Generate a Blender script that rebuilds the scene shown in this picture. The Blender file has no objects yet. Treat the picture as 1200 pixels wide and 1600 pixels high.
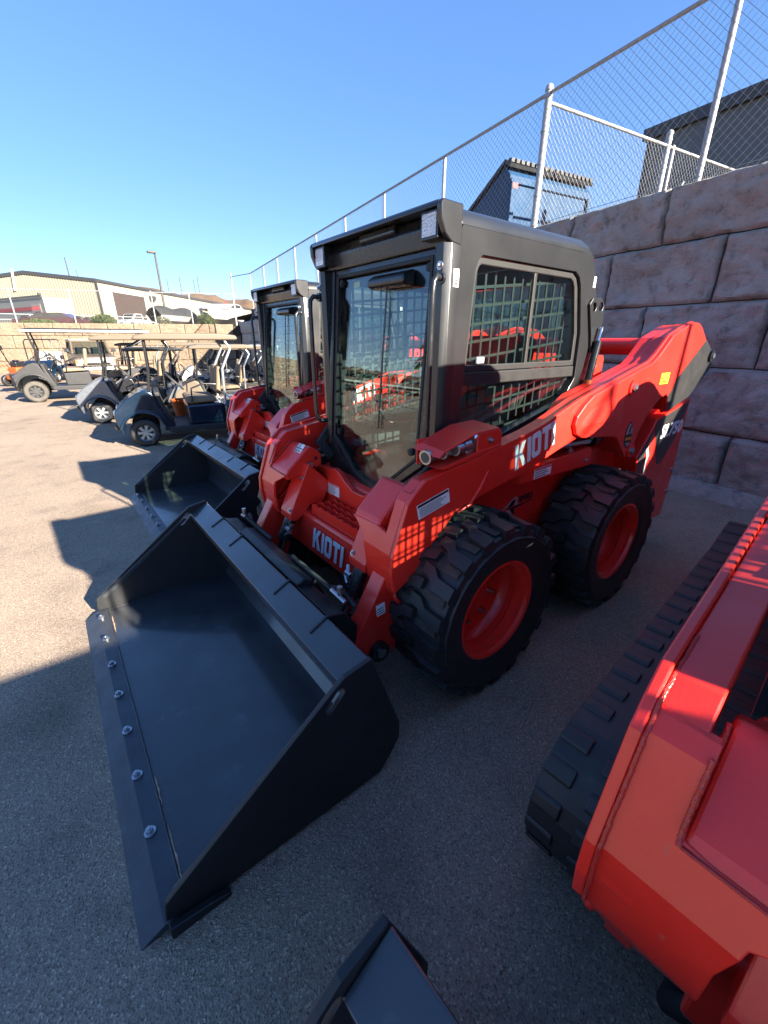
import bpy, bmesh, math, random
from mathutils import Vector, Matrix, noise
R = math.radians
random.seed(7)
scene = bpy.context.scene
COL = scene.collection

# ------------------------------------------------------------------ camera, sky, sun, exposure
CAM_POS = Vector((1.2616, 1.7632, 1.52))
F_PX, HORIZON = 647.0, 533.0                       # lens in photo pixels, row of the level line
pitch = math.atan((800 - HORIZON) / F_PX)
yaw = math.atan((60 - 600) * math.cos(pitch) / F_PX)
def heading(a):
    b = a - yaw
    return Vector((-math.sin(b), -math.cos(b), 0))
fw = heading(0) * math.cos(pitch) + Vector((0, 0, -math.sin(pitch)))
rt = heading(math.pi / 2)
up = rt.cross(fw)
cam = bpy.data.cameras.new('camera')
cam.sensor_fit = 'VERTICAL'; cam.sensor_height = 36; cam.lens = F_PX / 1600 * 36
cam.clip_start = 0.02; cam.clip_end = 3000
camo = bpy.data.objects.new('camera', cam); COL.objects.link(camo)
m = Matrix((rt, up, -fw)).transposed().to_4x4(); m.translation = CAM_POS
camo.matrix_world = m
scene.camera = camo

SUN = Vector((-1.21, 4.62, 1.985)).normalized()
SUN_EL = math.asin(SUN.z); SUN_AZ = math.atan2(SUN.x, SUN.y)
world = bpy.data.worlds.new('World'); scene.world = world; world.use_nodes = True
nt = world.node_tree
sky = nt.nodes.new('ShaderNodeTexSky'); sky.sky_type = 'NISHITA'; sky.sun_disc = False
sky.sun_elevation = SUN_EL; sky.sun_rotation = SUN_AZ
sky.altitude = 3500; sky.air_density = 1.0; sky.dust_density = 0.0; sky.ozone_density = 3.0
ga = nt.nodes.new('ShaderNodeGamma'); ga.inputs[1].default_value = .55
hs = nt.nodes.new('ShaderNodeHueSaturation'); hs.inputs['Hue'].default_value = .514; hs.inputs['Saturation'].default_value = 1.52
nt.links.new(sky.outputs[0], ga.inputs[0]); nt.links.new(ga.outputs[0], hs.inputs['Color']); nt.links.new(hs.outputs[0], nt.nodes['Background'].inputs[0])
nt.nodes['Background'].inputs[1].default_value = 0.116
sun = bpy.data.lights.new('sun', 'SUN'); sun.energy = 5.0; sun.angle = R(0.5); sun.color = (1.0, 0.90, 0.76)
suno = bpy.data.objects.new('sun', sun); COL.objects.link(suno)
suno.rotation_euler = (-SUN).to_track_quat('-Z', 'Y').to_euler(); suno.location = (0, 0, 20)
vs = scene.view_settings
vs.view_transform = 'Standard'; vs.look = 'None'; vs.gamma = 1.0; vs.use_curve_mapping = False
vs.exposure = 2.42
scene.render.engine = 'CYCLES'
scene.cycles.use_denoising = True
scene.cycles.max_bounces = 10; scene.cycles.transparent_max_bounces = 24
scene.cycles.sample_clamp_indirect = 4.0
scene.cycles.caustics_reflective = False

# ------------------------------------------------------------------ materials
def nodes(mat):
    mat.use_nodes = True
    t = mat.node_tree
    return t, t.nodes, t.links, t.nodes['Principled BSDF']
def noise_node(t, scale, detail=4, rough=.55, coord='Object', vec=None):
    tc = t.nodes.new('ShaderNodeTexCoord'); n = t.nodes.new('ShaderNodeTexNoise')
    n.inputs['Scale'].default_value = scale; n.inputs['Detail'].default_value = detail
    n.inputs['Roughness'].default_value = rough
    t.links.new(vec or tc.outputs[coord], n.inputs['Vector'])
    return n
def ramp(t, src, stops):
    r = t.nodes.new('ShaderNodeValToRGB')
    el = r.color_ramp.elements
    while len(el) < len(stops): el.new(.5)
    for e, (p, c) in zip(el, stops):
        e.position = p; e.color = (*c, 1) if len(c) == 3 else c
    t.links.new(src, r.inputs[0])
    return r
def bump(t, src, strength, dist, bs):
    b = t.nodes.new('ShaderNodeBump'); b.inputs['Strength'].default_value = strength
    b.inputs['Distance'].default_value = dist
    t.links.new(src, b.inputs['Height']); t.links.new(b.outputs[0], bs.inputs['Normal'])
    return b
def lerp3(a, b, f): return tuple(x + (y - x) * f for x, y in zip(a, b))

MATS = {}
def mat(name, color, rough=.5, metal=0., coat=0., var=.12, vscale=6., bmp=0., bscale=60., spec=.5, dust=None, dscale=40., dlo=.62, rvar=.1):
    """paint / plastic / metal with broad tonal variation, uneven gloss, optional dust specks and bump"""
    m = bpy.data.materials.new(name); t, N, L, bs = nodes(m)
    n = noise_node(t, vscale, 5, .6)
    lo = tuple(c * (1 - var) for c in color); hi = tuple(min(1, c * (1 + var)) for c in color)
    col = ramp(t, n.outputs[0], [(.3, lo), (.7, hi)]).outputs[0]
    if dust:
        d = noise_node(t, dscale, 6, .7)
        k = ramp(t, d.outputs[0], [(dlo, (0, 0, 0)), (min(1, dlo + .12), (1, 1, 1))])
        mx = t.nodes.new('ShaderNodeMix'); mx.data_type = 'RGBA'
        L.new(k.outputs[0], mx.inputs[0]); L.new(col, mx.inputs[6]); mx.inputs[7].default_value = (*dust, 1)
        col = mx.outputs[2]
    L.new(col, bs.inputs['Base Color'])
    r2 = noise_node(t, vscale * 2.3, 4, .6)
    rr = t.nodes.new('ShaderNodeMapRange')
    rr.inputs[1].default_value = .3; rr.inputs[2].default_value = .7
    rr.inputs[3].default_value = max(.02, rough - rvar); rr.inputs[4].default_value = min(1, rough + rvar)
    L.new(r2.outputs[0], rr.inputs[0]); L.new(rr.outputs[0], bs.inputs['Roughness'])
    bs.inputs['Metallic'].default_value = metal
    bs.inputs['Coat Weight'].default_value = coat; bs.inputs['Coat Roughness'].default_value = .12
    bs.inputs['Specular IOR Level'].default_value = spec
    if bmp:
        b = noise_node(t, bscale, 5, .6); bump(t, b.outputs[0], bmp, .01, bs)
    MATS[name] = m
    return m
RED = mat('red_enamel', (.76, .026, .015), .38, coat=.35, var=.06, vscale=3, bmp=.06, bscale=90, rvar=.08, dust=(.46, .10, .07), dscale=18, dlo=.66)
WELD = mat('painted_weld', (.58, .022, .014), .3, coat=.6, bmp=.7, bscale=320)
BLACKP = mat('black_steel_paint', (.022, .026, .032), .40, coat=.8, var=.35, vscale=2.2, bmp=.05, bscale=25, rvar=.14, dust=(.060, .062, .064), dscale=9, dlo=.60)
BLACKS = mat('black_plate_side', (.010, .011, .013), .5, var=.3, vscale=3, bmp=.05, bscale=40)
EDGE = mat('bare_cutting_edge', (.050, .056, .066), .42, metal=.35, var=.2, vscale=9, bmp=.12, bscale=80, dust=(.14, .09, .06), dscale=16, dlo=.68)
CABG = mat('charcoal_cab_paint', (.0165, .0178, .0195), .32, metal=.1, coat=.5, var=.025, vscale=2, bmp=.03, bscale=150, rvar=.04, dust=(.13, .12, .105), dscale=85, dlo=.74)
SATIN = mat('satin_black', (.012, .013, .015), .30, coat=.2, var=.2, bmp=.04)
RUBBER = mat('black_rubber_seal', (.007, .007, .0075), .6)
def tyre_mat():
    m = bpy.data.materials.new('tyre_rubber'); t, N, L, bs = nodes(m)
    n = noise_node(t, 7, 6, .65)
    g = noise_node(t, 60, 5, .7)
    mx = t.nodes.new('ShaderNodeMath'); mx.operation = 'MULTIPLY_ADD'; mx.inputs[1].default_value = .35
    L.new(g.outputs[0], mx.inputs[0]); L.new(n.outputs[0], mx.inputs[2])
    c = ramp(t, mx.outputs[0], [(.45, (.014, .0145, .016)), (.75, (.021, .021, .022)), (.98, (.040, .036, .033))])
    L.new(c.outputs[0], bs.inputs['Base Color']); bs.inputs['Roughness'].default_value = .5
    bump(t, g.outputs[0], .2, .003, bs)
    return m
TYRE = tyre_mat()
GROOVE = mat('dusty_tyre_groove', (.050, .040, .033), .85, var=.35, vscale=20, bmp=.3, bscale=90)
CHROME = mat('chrome', (.75, .76, .78), .12, metal=1., var=.03)
ZINC = mat('zinc_hardware', (.42, .43, .45), .36, metal=1., var=.1, vscale=30)
GALV = mat('galvanised_steel', (.30, .305, .31), .5, metal=.3, var=.12, vscale=14)
HOSE = mat('hydraulic_hose', (.013, .013, .014), .6, bmp=.4, bscale=220)
INTER = mat('cab_interior_plastic', (.028, .028, .030), .6)
SEAT = mat('black_vinyl', (.018, .018, .019), .5, bmp=.15)
DUSTYTYRE = mat('dusty_tyre', (.075, .068, .058), .85, var=.3, vscale=8)
WHITE = mat('white_vinyl_letter', (.78, .78, .78), .4, var=.04)
SILVERL = mat('silver_letter', (.62, .64, .68), .35, metal=.2, var=.04)
INK = mat('black_ink', (.015, .015, .016), .5)
REDINK = mat('red_ink', (.55, .02, .02), .5)
DECAL = mat('charcoal_decal', (.032, .032, .032), .36, coat=.3, var=.06)
LGREY = mat('light_grey_decal', (.42, .42, .42), .4)
YELLOW = mat('yellow_label', (.85, .55, .02), .5)
GOLD = mat('gold_ink', (.60, .34, .05), .45)
MESHB = mat('black_screen_steel', (.020, .022, .022), .55)
TANV = mat('tan_vinyl', (.20, .145, .09), .6, bmp=.2, bscale=50)
TANR = mat('tan_plastic_roof', (.105, .082, .056), .5, var=.06, vscale=2)
WHITEP = mat('white_plastic', (.34, .335, .32), .45, var=.06)
GREYP = mat('grey_plastic', (.06, .06, .06), .55)
DGREYP = mat('dark_grey_plastic', (.016, .0165, .018), .5, dust=(.035, .032, .028), dscale=20, dlo=.62)
NAVY = mat('navy_metallic_body', (.007, .020, .042), .22, metal=.35, coat=.8, var=.12, vscale=2)
SILVER = mat('silver_metallic_body', (.11, .122, .14), .34, metal=.3, coat=.6, var=.06)
BLACKB = mat('gloss_black_body', (.015, .015, .018), .22, coat=.7)
ALU = mat('bright_aluminium', (.48, .48, .48), .36, metal=.8, var=.06)
ORANGE = mat('orange_plastic', (.42, .085, .015), .45)
BROWNP = mat('dusty_tan_car_paint', (.11, .085, .06), .42, metal=.2, coat=.3)
LAMPM = mat('lamp_reflector', (.7, .72, .74), .15, metal=.9, bmp=.8, bscale=130, var=.1)
def glass_mat(name, tint, amt, rough=0.0, boost=.9, floor=.045):
    m = bpy.data.materials.new(name); t, N, L, bs = nodes(m)
    N.remove(bs)
    tr = N.new('ShaderNodeBsdfTransparent'); tr.inputs[0].default_value = (*tint, 1)
    gl = N.new('ShaderNodeBsdfGlossy'); gl.inputs['Roughness'].default_value = rough
    fr = N.new('ShaderNodeLayerWeight'); pw = N.new('ShaderNodeMath'); pw.operation = 'POWER'; pw.inputs[1].default_value = 4.0   # Schlick curve, same from both sides
    L.new(fr.outputs['Facing'], pw.inputs[0])
    mu = N.new('ShaderNodeMath'); mu.operation = 'MULTIPLY_ADD'; mu.inputs[1].default_value = boost; mu.inputs[2].default_value = floor; mu.use_clamp = True
    mx = N.new('ShaderNodeMixShader'); L.new(pw.outputs[0], mu.inputs[0]); L.new(mu.outputs[0], mx.inputs[0])
    L.new(tr.outputs[0], mx.inputs[1]); L.new(gl.outputs[0], mx.inputs[2])
    if amt:
        df = N.new('ShaderNodeBsdfDiffuse'); df.inputs[0].default_value = (.16, .15, .13, 1)
        n = noise_node(t, 160, 6, .75); k = ramp(t, n.outputs[0], [(.55, (0, 0, 0)), (.9, (amt, amt, amt))])
        m2 = N.new('ShaderNodeMixShader'); L.new(k.outputs[0], m2.inputs[0]); L.new(mx.outputs[0], m2.inputs[1]); L.new(df.outputs[0], m2.inputs[2])
        mx = m2
    L.new(mx.outputs[0], N['Material Output'].inputs[0])
    return m
GLASS = glass_mat('tinted_cab_glass', (.80, .90, .88), .02, boost=.9, floor=.07)
CLEAR = glass_mat('clear_plastic_screen', (.90, .91, .92), .10)
CARGLASS = glass_mat('dark_vehicle_glass', (.35, .42, .40), .02)

def asphalt_mat():
    m = bpy.data.materials.new('asphalt'); t, N, L, bs = nodes(m)
    big = noise_node(t, .35, 5, .6); mid = noise_node(t, 3.0, 5, .6); fine = noise_node(t, 95, 3, .7)
    vor = N.new('ShaderNodeTexVoronoi'); vor.inputs['Scale'].default_value = 210
    tc = N.new('ShaderNodeTexCoord'); L.new(tc.outputs['Object'], vor.inputs['Vector'])
    base = ramp(t, big.outputs[0], [(.3, (.305, .243, .184)), (.7, (.385, .308, .234))])
    agg = ramp(t, vor.outputs['Color'], [(.06, (.42, .40, .39)), (.38, (.84, .82, .81)), (.75, (1.0, .98, .96)), (.95, (1.75, 1.7, 1.65))])
    mul = N.new('ShaderNodeMix'); mul.data_type = 'RGBA'; mul.blend_type = 'MULTIPLY'; mul.inputs[0].default_value = 1
    L.new(base.outputs[0], mul.inputs[6]); L.new(agg.outputs[0], mul.inputs[7])
    st = ramp(t, mid.outputs[0], [(.30, (.70, .70, .72)), (.46, (.97, .97, .97)), (.72, (1.10, 1.08, 1.05))])
    mu2 = N.new('ShaderNodeMix'); mu2.data_type = 'RGBA'; mu2.blend_type = 'MULTIPLY'; mu2.inputs[0].default_value = .8
    L.new(mul.outputs[2], mu2.inputs[6]); L.new(st.outputs[0], mu2.inputs[7])
    blot = noise_node(t, .9, 2, .4); bk = ramp(t, blot.outputs[0], [(.60, (1, 1, 1)), (.72, (.80, .79, .78)), (.80, (.66, .65, .64))])
    mu3 = N.new('ShaderNodeMix'); mu3.data_type = 'RGBA'; mu3.blend_type = 'MULTIPLY'; mu3.inputs[0].default_value = .9
    L.new(mu2.outputs[2], mu3.inputs[6]); L.new(bk.outputs[0], mu3.inputs[7]); mu2 = mu3
    L.new(mu2.outputs[2], bs.inputs['Base Color']); bs.inputs['Roughness'].default_value = .9
    bs.inputs['Specular IOR Level'].default_value = .3
    ad = N.new('ShaderNodeMath'); ad.operation = 'ADD'
    L.new(vor.outputs['Distance'], ad.inputs[0]); L.new(fine.outputs[0], ad.inputs[1])
    bump(t, ad.outputs[0], .7, .006, bs)
    return m
ASPHALT = asphalt_mat()
def stone_mat(name, c0, c1, c2, sc=1.0, stain=None):
    m = bpy.data.materials.new(name); t, N, L, bs = nodes(m)
    a = noise_node(t, 1.1 * sc, 6, .65); b = noise_node(t, 9 * sc, 6, .7); g = noise_node(t, 60, 5, .7)
    base = ramp(t, a.outputs[0], [(.28, c0), (.52, c1), (.74, c2)])
    dk = ramp(t, b.outputs[0], [(.32, (.48, .45, .43)), (.46, (.95, .95, .95)), (.75, (1.16, 1.15, 1.13))])
    mul = N.new('ShaderNodeMix'); mul.data_type = 'RGBA'; mul.blend_type = 'MULTIPLY'; mul.inputs[0].default_value = .85
    L.new(base.outputs[0], mul.inputs[6]); L.new(dk.outputs[0], mul.inputs[7])
    out = mul.outputs[2]
    if stain:
        s = noise_node(t, 1.7, 4, .6); k = ramp(t, s.outputs[0], [(.56, (0, 0, 0)), (.76, (.75, .75, .75))])
        mx = N.new('ShaderNodeMix'); mx.data_type = 'RGBA'; L.new(k.outputs[0], mx.inputs[0]); L.new(out, mx.inputs[6]); mx.inputs[7].default_value = (*stain, 1)
        out = mx.outputs[2]
    L.new(out, bs.inputs['Base Color']); bs.inputs['Roughness'].default_value = .92
    ad = N.new('ShaderNodeMath'); ad.operation = 'MULTIPLY_ADD'; ad.inputs[1].default_value = .4
    L.new(g.outputs[0], ad.inputs[0]); L.new(b.outputs[0], ad.inputs[2])
    bump(t, ad.outputs[0], 1.0, .05, bs)
    return m
GREYSTONE = stone_mat('grey_cast_block', (.29, .268, .235), (.385, .36, .318), (.47, .445, .40), stain=(.30, .245, .19))
TANSTONE = stone_mat('tan_cast_block', (.175, .128, .086), (.215, .162, .112), (.25, .198, .142), stain=(.215, .118, .068))
JOINT = mat('dark_joint_soil', (.045, .030, .024), .95)  # dark brown backing that shows in the block joints
HILL = stone_mat('desert_hill', (.075, .046, .024), (.125, .076, .040), (.145, .066, .034), sc=.3, stain=(.045, .042, .024))
DIRT = stone_mat('upper_yard_gravel', (.14, .115, .09), (.17, .14, .11), (.20, .165, .13), sc=.5)
def corrugated(name, c, scale, axis='X'):
    m = bpy.data.materials.new(name); t, N, L, bs = nodes(m)
    bs.inputs['Base Color'].default_value = (*c, 1); bs.inputs['Roughness'].default_value = .5
    n = noise_node(t, .4, 4, .6); rp = ramp(t, n.outputs[0], [(.3, tuple(x * .94 for x in c)), (.7, tuple(min(1, x * 1.05) for x in c))])
    L.new(rp.outputs[0], bs.inputs['Base Color'])
    return m
CREAM = corrugated('cream_sheet_metal', (.28, .25, .18), 1)
BGREY = corrugated('shade_grey_sheet_metal', (.15, .152, .135), 1)  # grey darkened so the colour carries the shade on the sign building's long wall
DARKBLD = corrugated('dark_grey_stucco', (.088, .089, .089), 1)
TRIMD = mat('dark_trim', (.035, .035, .037), .5)
BROWND = mat('brown_door', (.055, .038, .031), .5)
BLUEB = mat('blue_bin_paint', (.010, .048, .115), .6, var=.12, vscale=2, spec=.25, dust=(.016, .062, .13), dscale=5, dlo=.6)
LEAF = mat('shrub_leaf', (.075, .10, .035), .7, var=.5, vscale=5)
LEAFG = mat('grey_green_leaf', (.12, .125, .075), .75, var=.4, vscale=5)
BARK = mat('bark', (.12, .085, .06), .9, bmp=.6, bscale=30)
CANVAS = mat('black_boat_cover', (.022, .023, .023), .8, var=.3, vscale=1.5, bmp=.3, bscale=5)
POLEM = mat('dark_pole', (.045, .040, .036), .6)

# ------------------------------------------------------------------ mesh builder
class MB:
    def __init__(s): s.v = []; s.f = []; s.mi = []; s.mats = []; s.cur = 0
    def use(s, m):
        if m not in s.mats: s.mats.append(m)
        s.cur = s.mats.index(m); return s
    def add(s, vs, fs):
        o = len(s.v); s.v += [tuple(v) for v in vs]
        for f in fs: s.f.append(tuple(i + o for i in f)); s.mi.append(s.cur)
        return s
    def box(s, x0, x1, y0, y1, z0, z1):
        return s.add([(x0,y0,z0),(x1,y0,z0),(x1,y1,z0),(x0,y1,z0),(x0,y0,z1),(x1,y0,z1),(x1,y1,z1),(x0,y1,z1)],
                     [(0,3,2,1),(4,5,6,7),(0,1,5,4),(1,2,6,5),(2,3,7,6),(3,0,4,7)])
    def prism(s, poly, axis, a, b):
        def P(p, h):
            return {'y': (p[0], h, p[1]), 'x': (h, p[0], p[1]), 'z': (p[0], p[1], h)}[axis]
        n = len(poly)
        return s.add([P(p, a) for p in poly] + [P(p, b) for p in poly],
                     [tuple(range(n)), tuple(range(2*n-1, n-1, -1))] + [(i, i+n, (i+1) % n + n, (i+1) % n) for i in range(n)])
    def ringpanel(s, outer, inner, axis, a, b):
        """flat frame: outer and inner outlines of equal length, with thickness"""
        def P(p, h):
            return {'y': (p[0], h, p[1]), 'x': (h, p[0], p[1]), 'z': (p[0], p[1], h)}[axis]
        n = len(outer); V = [P(p, a) for p in outer] + [P(p, a) for p in inner] + [P(p, b) for p in outer] + [P(p, b) for p in inner]
        F = []
        for i in range(n):
            j = (i + 1) % n
            F += [(i, j, n+j, n+i), (2*n+i, 3*n+i, 3*n+j, 2*n+j), (i, 2*n+i, 2*n+j, j), (n+i, n+j, 3*n+j, 3*n+i)]
        return s.add(V, F)
    def tube(s, pts, r, n=8, closed=False, caps=True):
        pts = [Vector(p) for p in pts]; k = len(pts)
        rs = r if isinstance(r, (list, tuple)) else [r] * k
        V = []; prev = None
        for i, p in enumerate(pts):
            if closed: d = pts[(i+1) % k] - pts[i-1]
            else: d = pts[min(i+1, k-1)] - pts[max(i-1, 0)]
            d.normalize()
            if prev is None:
                a = Vector((0, 0, 1)) if abs(d.z) < .9 else Vector((1, 0, 0))
                u = d.cross(a).normalized()
            else:
                u = (prev - d * prev.dot(d)).normalized()
            prev = u; w = d.cross(u)
            for q in range(n):
                t = 2 * math.pi * q / n
                V.append(p + (u * math.cos(t) + w * math.sin(t)) * rs[i])
        F = []
        for i in range(k if closed else k - 1):
            j = (i + 1) % k
            for q in range(n):
                F.append((i*n+q, i*n+(q+1) % n, j*n+(q+1) % n, j*n+q))
        if caps and not closed: F += [tuple(range(n-1, -1, -1)), tuple((k-1)*n+q for q in range(n))]
        return s.add(V, F)
    def cyl(s, p0, p1, r, n=16, r1=None):
        return s.tube([p0, p1], [r, r if r1 is None else r1], n)
    def lathe(s, prof, c, axis='y', n=48, closed=False):
        """prof: (radius, offset along axis)"""
        V = []; k = len(prof); c = Vector(c)
        for i in range(n):
            t = 2 * math.pi * i / n; a, b = math.cos(t), math.sin(t)
            for (r, h) in prof:
                V.append(c + (Vector((r*a, h, r*b)) if axis == 'y' else Vector((r*a, r*b, h)) if axis == 'z' else Vector((h, r*a, r*b))))
        F = []
        for i in range(n):
            j = (i + 1) % n
            for q in range(k if closed else k - 1):
                p = (q + 1) % k
                F.append((i*k+q, j*k+q, j*k+p, i*k+p))
        return s.add(V, F)
    def xf(s, i0, M):
        for i in range(i0, len(s.v)): s.v[i] = tuple(M @ Vector(s.v[i]))
        return s
    def build(s, name, material=None, parent=None, bevel=0., smooth=None, seg=2, recalc=True):
        me = bpy.data.meshes.new(name); me.from_pydata(s.v, [], s.f)
        mats = s.mats if s.mats else [material]
        for m in mats: me.materials.append(m)
        if s.mats: me.polygons.foreach_set('material_index', s.mi)
        if recalc:
            bm = bmesh.new(); bm.from_mesh(me); bmesh.ops.recalc_face_normals(bm, faces=bm.faces); bm.to_mesh(me); bm.free()
        if smooth is not None:
            me.polygons.foreach_set('use_smooth', [True] * len(me.polygons)); me.set_sharp_from_angle(angle=R(smooth))
        me.update()
        o = bpy.data.objects.new(name, me); COL.objects.link(o)
        if parent: o.parent = parent
        if bevel:
            b = o.modifiers.new('bevel', 'BEVEL'); b.width = bevel; b.segments = seg; b.limit_method = 'ANGLE'; b.angle_limit = R(28)
        return o
def tag(o, label=None, cat=None, group=None, kind=None):
    if label: o['label'] = label
    if cat: o['category'] = cat
    if group: o['group'] = group
    if kind: o['kind'] = kind
    return o
def empty(name, loc=(0, 0, 0), rz=0, parent=None):
    o = bpy.data.objects.new(name, None); COL.objects.link(o); o.empty_display_size = .2
    o.location = loc; o.rotation_euler = (0, 0, rz)
    if parent: o.parent = parent
    return o
def copy_tree(o, parent=None):
    c = o.copy(); COL.objects.link(c)
    if parent: c.parent = parent
    for ch in o.children: copy_tree(ch, c)
    return c
def text_mb(string, size, depth=.002, offset=0., sx=1., shear=0.):
    cu = bpy.data.curves.new('lettering', 'FONT'); cu.body = string; cu.size = size; cu.extrude = depth
    cu.offset = offset; cu.shear = shear; cu.resolution_u = 2
    o = bpy.data.objects.new('lettering', cu); COL.objects.link(o)
    dg = bpy.context.evaluated_depsgraph_get(); me = o.evaluated_get(dg).to_mesh()
    V = [(v.co.x * sx, v.co.y, v.co.z) for v in me.vertices]; F = [tuple(p.vertices) for p in me.polygons]
    o.evaluated_get(dg).to_mesh_clear(); bpy.data.objects.remove(o); bpy.data.curves.remove(cu)
    return V, F
def place_text(string, size, origin, right, upv, material, name, parent, depth=.002, offset=0., sx=1., shear=0., fit=None):
    """lettering as thin raised shapes: origin = lower left corner, right / upv = directions on the surface"""
    V, F = text_mb(string, size, depth, offset, sx, shear)
    r = Vector(right).normalized(); u = Vector(upv); u = (u - r * u.dot(r)).normalized(); n = r.cross(u); o = Vector(origin)
    x0 = min(v[0] for v in V); x1 = max(v[0] for v in V)
    k = (fit / (x1 - x0)) if fit else 1
    mb = MB(); mb.add([o + r * ((v[0]-x0) * k) + u * v[1] + n * v[2] for v in V], F)
    return mb.build(name, material, parent)
def block_letters(string, h, origin, right, upv, material, name, parent, width, depth=.003, shear=.0):
    """heavy condensed capitals drawn as polygons"""
    s = .30                                                # stroke
    G = {'K': (1.15, [[(0,0),(s,0),(s,.36),(.42,.5),(.72,0),(1.08,0),(.66,.62),(1.04,1),(.66,1),(s,.62),(s,1),(0,1)]]),
         'I': (.34, [[(0,0),(s,0),(s,1),(0,1)]]),
         'T': (.95, [[(.30,0),(.60,0),(.60,.78),(.90,.78),(.90,1),(0,1),(0,.78),(.30,.78)]]),
         'O': (1.0, None)}
    tot = sum(G[c][0] for c in string) + .10 * (len(string) - 1)
    kx = width / tot
    r = Vector(right).normalized(); u = Vector(upv); u = (u - r * u.dot(r)).normalized(); n = r.cross(u); o = Vector(origin)
    mb = MB(); x = 0
    def P(p, z): return o + r * ((p[0] + x) * kx + shear * p[1] * h) + u * (p[1] * h) + n * z
    for c in string:
        w, polys = G[c]
        if c == 'O':
            out = [(.14,0),(.80,0),(.94,.14),(.94,.86),(.80,1),(.14,1),(0,.86),(0,.14)]
            inn = [(.31,.20),(.63,.20),(.66,.24),(.66,.76),(.63,.80),(.31,.80),(.28,.76),(.28,.24)]
            N8 = 8; V = [P(p, 0) for p in out] + [P(p, 0) for p in inn] + [P(p, depth) for p in out] + [P(p, depth) for p in inn]
            F = []
            for i in range(N8):
                j = (i+1) % N8
                F += [(i,j,8+j,8+i),(16+i,24+i,24+j,16+j),(i,16+i,16+j,j),(8+i,8+j,24+j,24+i)]
            mb.add(V, F)
        else:
            for p in polys:
                k = len(p)
                mb.add([P(q, 0) for q in p] + [P(q, depth) for q in p],
                       [tuple(range(k-1,-1,-1)), tuple(range(k, 2*k))] + [(i, (i+1) % k, (i+1) % k + k, i+k) for i in range(k)])
        x += w + .10
    return mb.build(name, material, parent)
def sticker(corner, right, upv, w, h, parent, name='warning_sticker', band=INK, lines=6, base=WHITE, bandh=.2):
    r = Vector(right).normalized(); u = Vector(upv); u = (u - r * u.dot(r)).normalized(); n = r.cross(u); o = Vector(corner)
    mb = MB()
    def q(x0, x1, y0, y1, z0, z1):
        mb.add([o + r*x + u*y + n*z for z in (z0, z1) for (x, y) in ((x0,y0),(x1,y0),(x1,y1),(x0,y1))],
               [(0,3,2,1),(4,5,6,7),(0,1,5,4),(1,2,6,5),(2,3,7,6),(3,0,4,7)])
    mb.use(base); q(0, w, 0, h, 0, .0015)
    if band: mb.use(band); q(w*.02, w*.98, h*(1-bandh), h*.97, .0015, .0022)
    mb.use(INK)
    lh = h * (1 - bandh - .12) / max(1, lines)
    for i in range(lines):
        y = h * .06 + lh * i
        q(w*.06, w*(.70 + .22 * random.random()), y + lh*.25, y + lh*.6, .0015, .0021)
    return mb.build(name, None, parent)

def plate(mb, outer, holes, axis, a, b):
    """flat plate with holes cut through, between a and b along the axis"""
    bm = bmesh.new(); E = []; loops = []
    for lp in [outer] + holes:
        vs = [bm.verts.new((p[0], p[1], 0)) for p in lp]
        loops.append(len(lp))
        for i in range(len(vs)): E.append(bm.edges.new((vs[i], vs[(i+1) % len(vs)])))
    bm.verts.index_update()
    bmesh.ops.triangle_fill(bm, use_beauty=True, edges=E)
    bm.verts.index_update()
    pts = [(v.co.x, v.co.y) for v in bm.verts]; tris = [tuple(v.index for v in f.verts) for f in bm.faces]
    bm.free()
    def P(p, h): return {'y': (p[0], h, p[1]), 'x': (h, p[0], p[1]), 'z': (p[0], p[1], h)}[axis]
    n = len(pts); F = list(tris) + [tuple(i + n for i in reversed(t)) for t in tris]
    k = 0
    for c in loops:
        for i in range(c):
            p, q = k + i, k + (i+1) % c
            F.append((p, q, q+n, p+n))
        k += c
    return mb.add([P(p, a) for p in pts] + [P(p, b) for p in pts], F)
def circ(cx, cz, r, n=16): return [(cx + r*math.cos(2*math.pi*i/n), cz + r*math.sin(2*math.pi*i/n)) for i in range(n)]
def inset(poly, d):
    n = len(poly); A = sum(poly[i][0]*poly[(i+1) % n][1] - poly[(i+1) % n][0]*poly[i][1] for i in range(n))
    sg = 1 if A > 0 else -1; out = []
    for i in range(n):
        p0, p, p1 = Vector(poly[i-1]), Vector(poly[i]), Vector(poly[(i+1) % n])
        e0 = (p - p0).normalized(); e1 = (p1 - p).normalized()
        n0 = Vector((-e0.y, e0.x)) * sg; n1 = Vector((-e1.y, e1.x)) * sg
        b = n0 + n1
        if b.length < 1e-4: b = n0
        b.normalize(); k = min(2.0, 1 / max(.35, b.dot(n0)))
        q = p + b * d * k; out.append((q.x, q.y))
    return out
def bolt(mb, p, n, r, h, washer=True):
    p = Vector(p); n = Vector(n).normalized()
    if washer: mb.cyl(p, p + n * .004, r * 1.55, 16)
    mb.cyl(p + n * .004, p + n * h, r, 6)
    mb.cyl(p + n * h, p + n * (h + .004), r * .6, 10, r * .5)
def bead(path, r, parent, m=WELD, name='weld_bead', jit=.16):
    """bumpy weld run along a polyline"""
    pts = [Vector(p) for p in path]; out = []
    for a, b in zip(pts, pts[1:]):
        k = max(2, int((b - a).length / (r * .75)))
        for i in range(k): out.append(a.lerp(b, i / k))
    out.append(pts[-1])
    rs = [r * (1 + jit * math.sin(i * 2.1 + noise.noise(p * 40) * 3) * .5 + jit * noise.noise(p * 90)) for i, p in enumerate(out)]
    mb = MB(); mb.tube([p + Vector((noise.noise(p*70), noise.noise(p*70 + Vector((5,5,5))), 0)) * r * .25 for p in out], rs, 7)
    return mb.build(name, m, parent, smooth=60)

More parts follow.
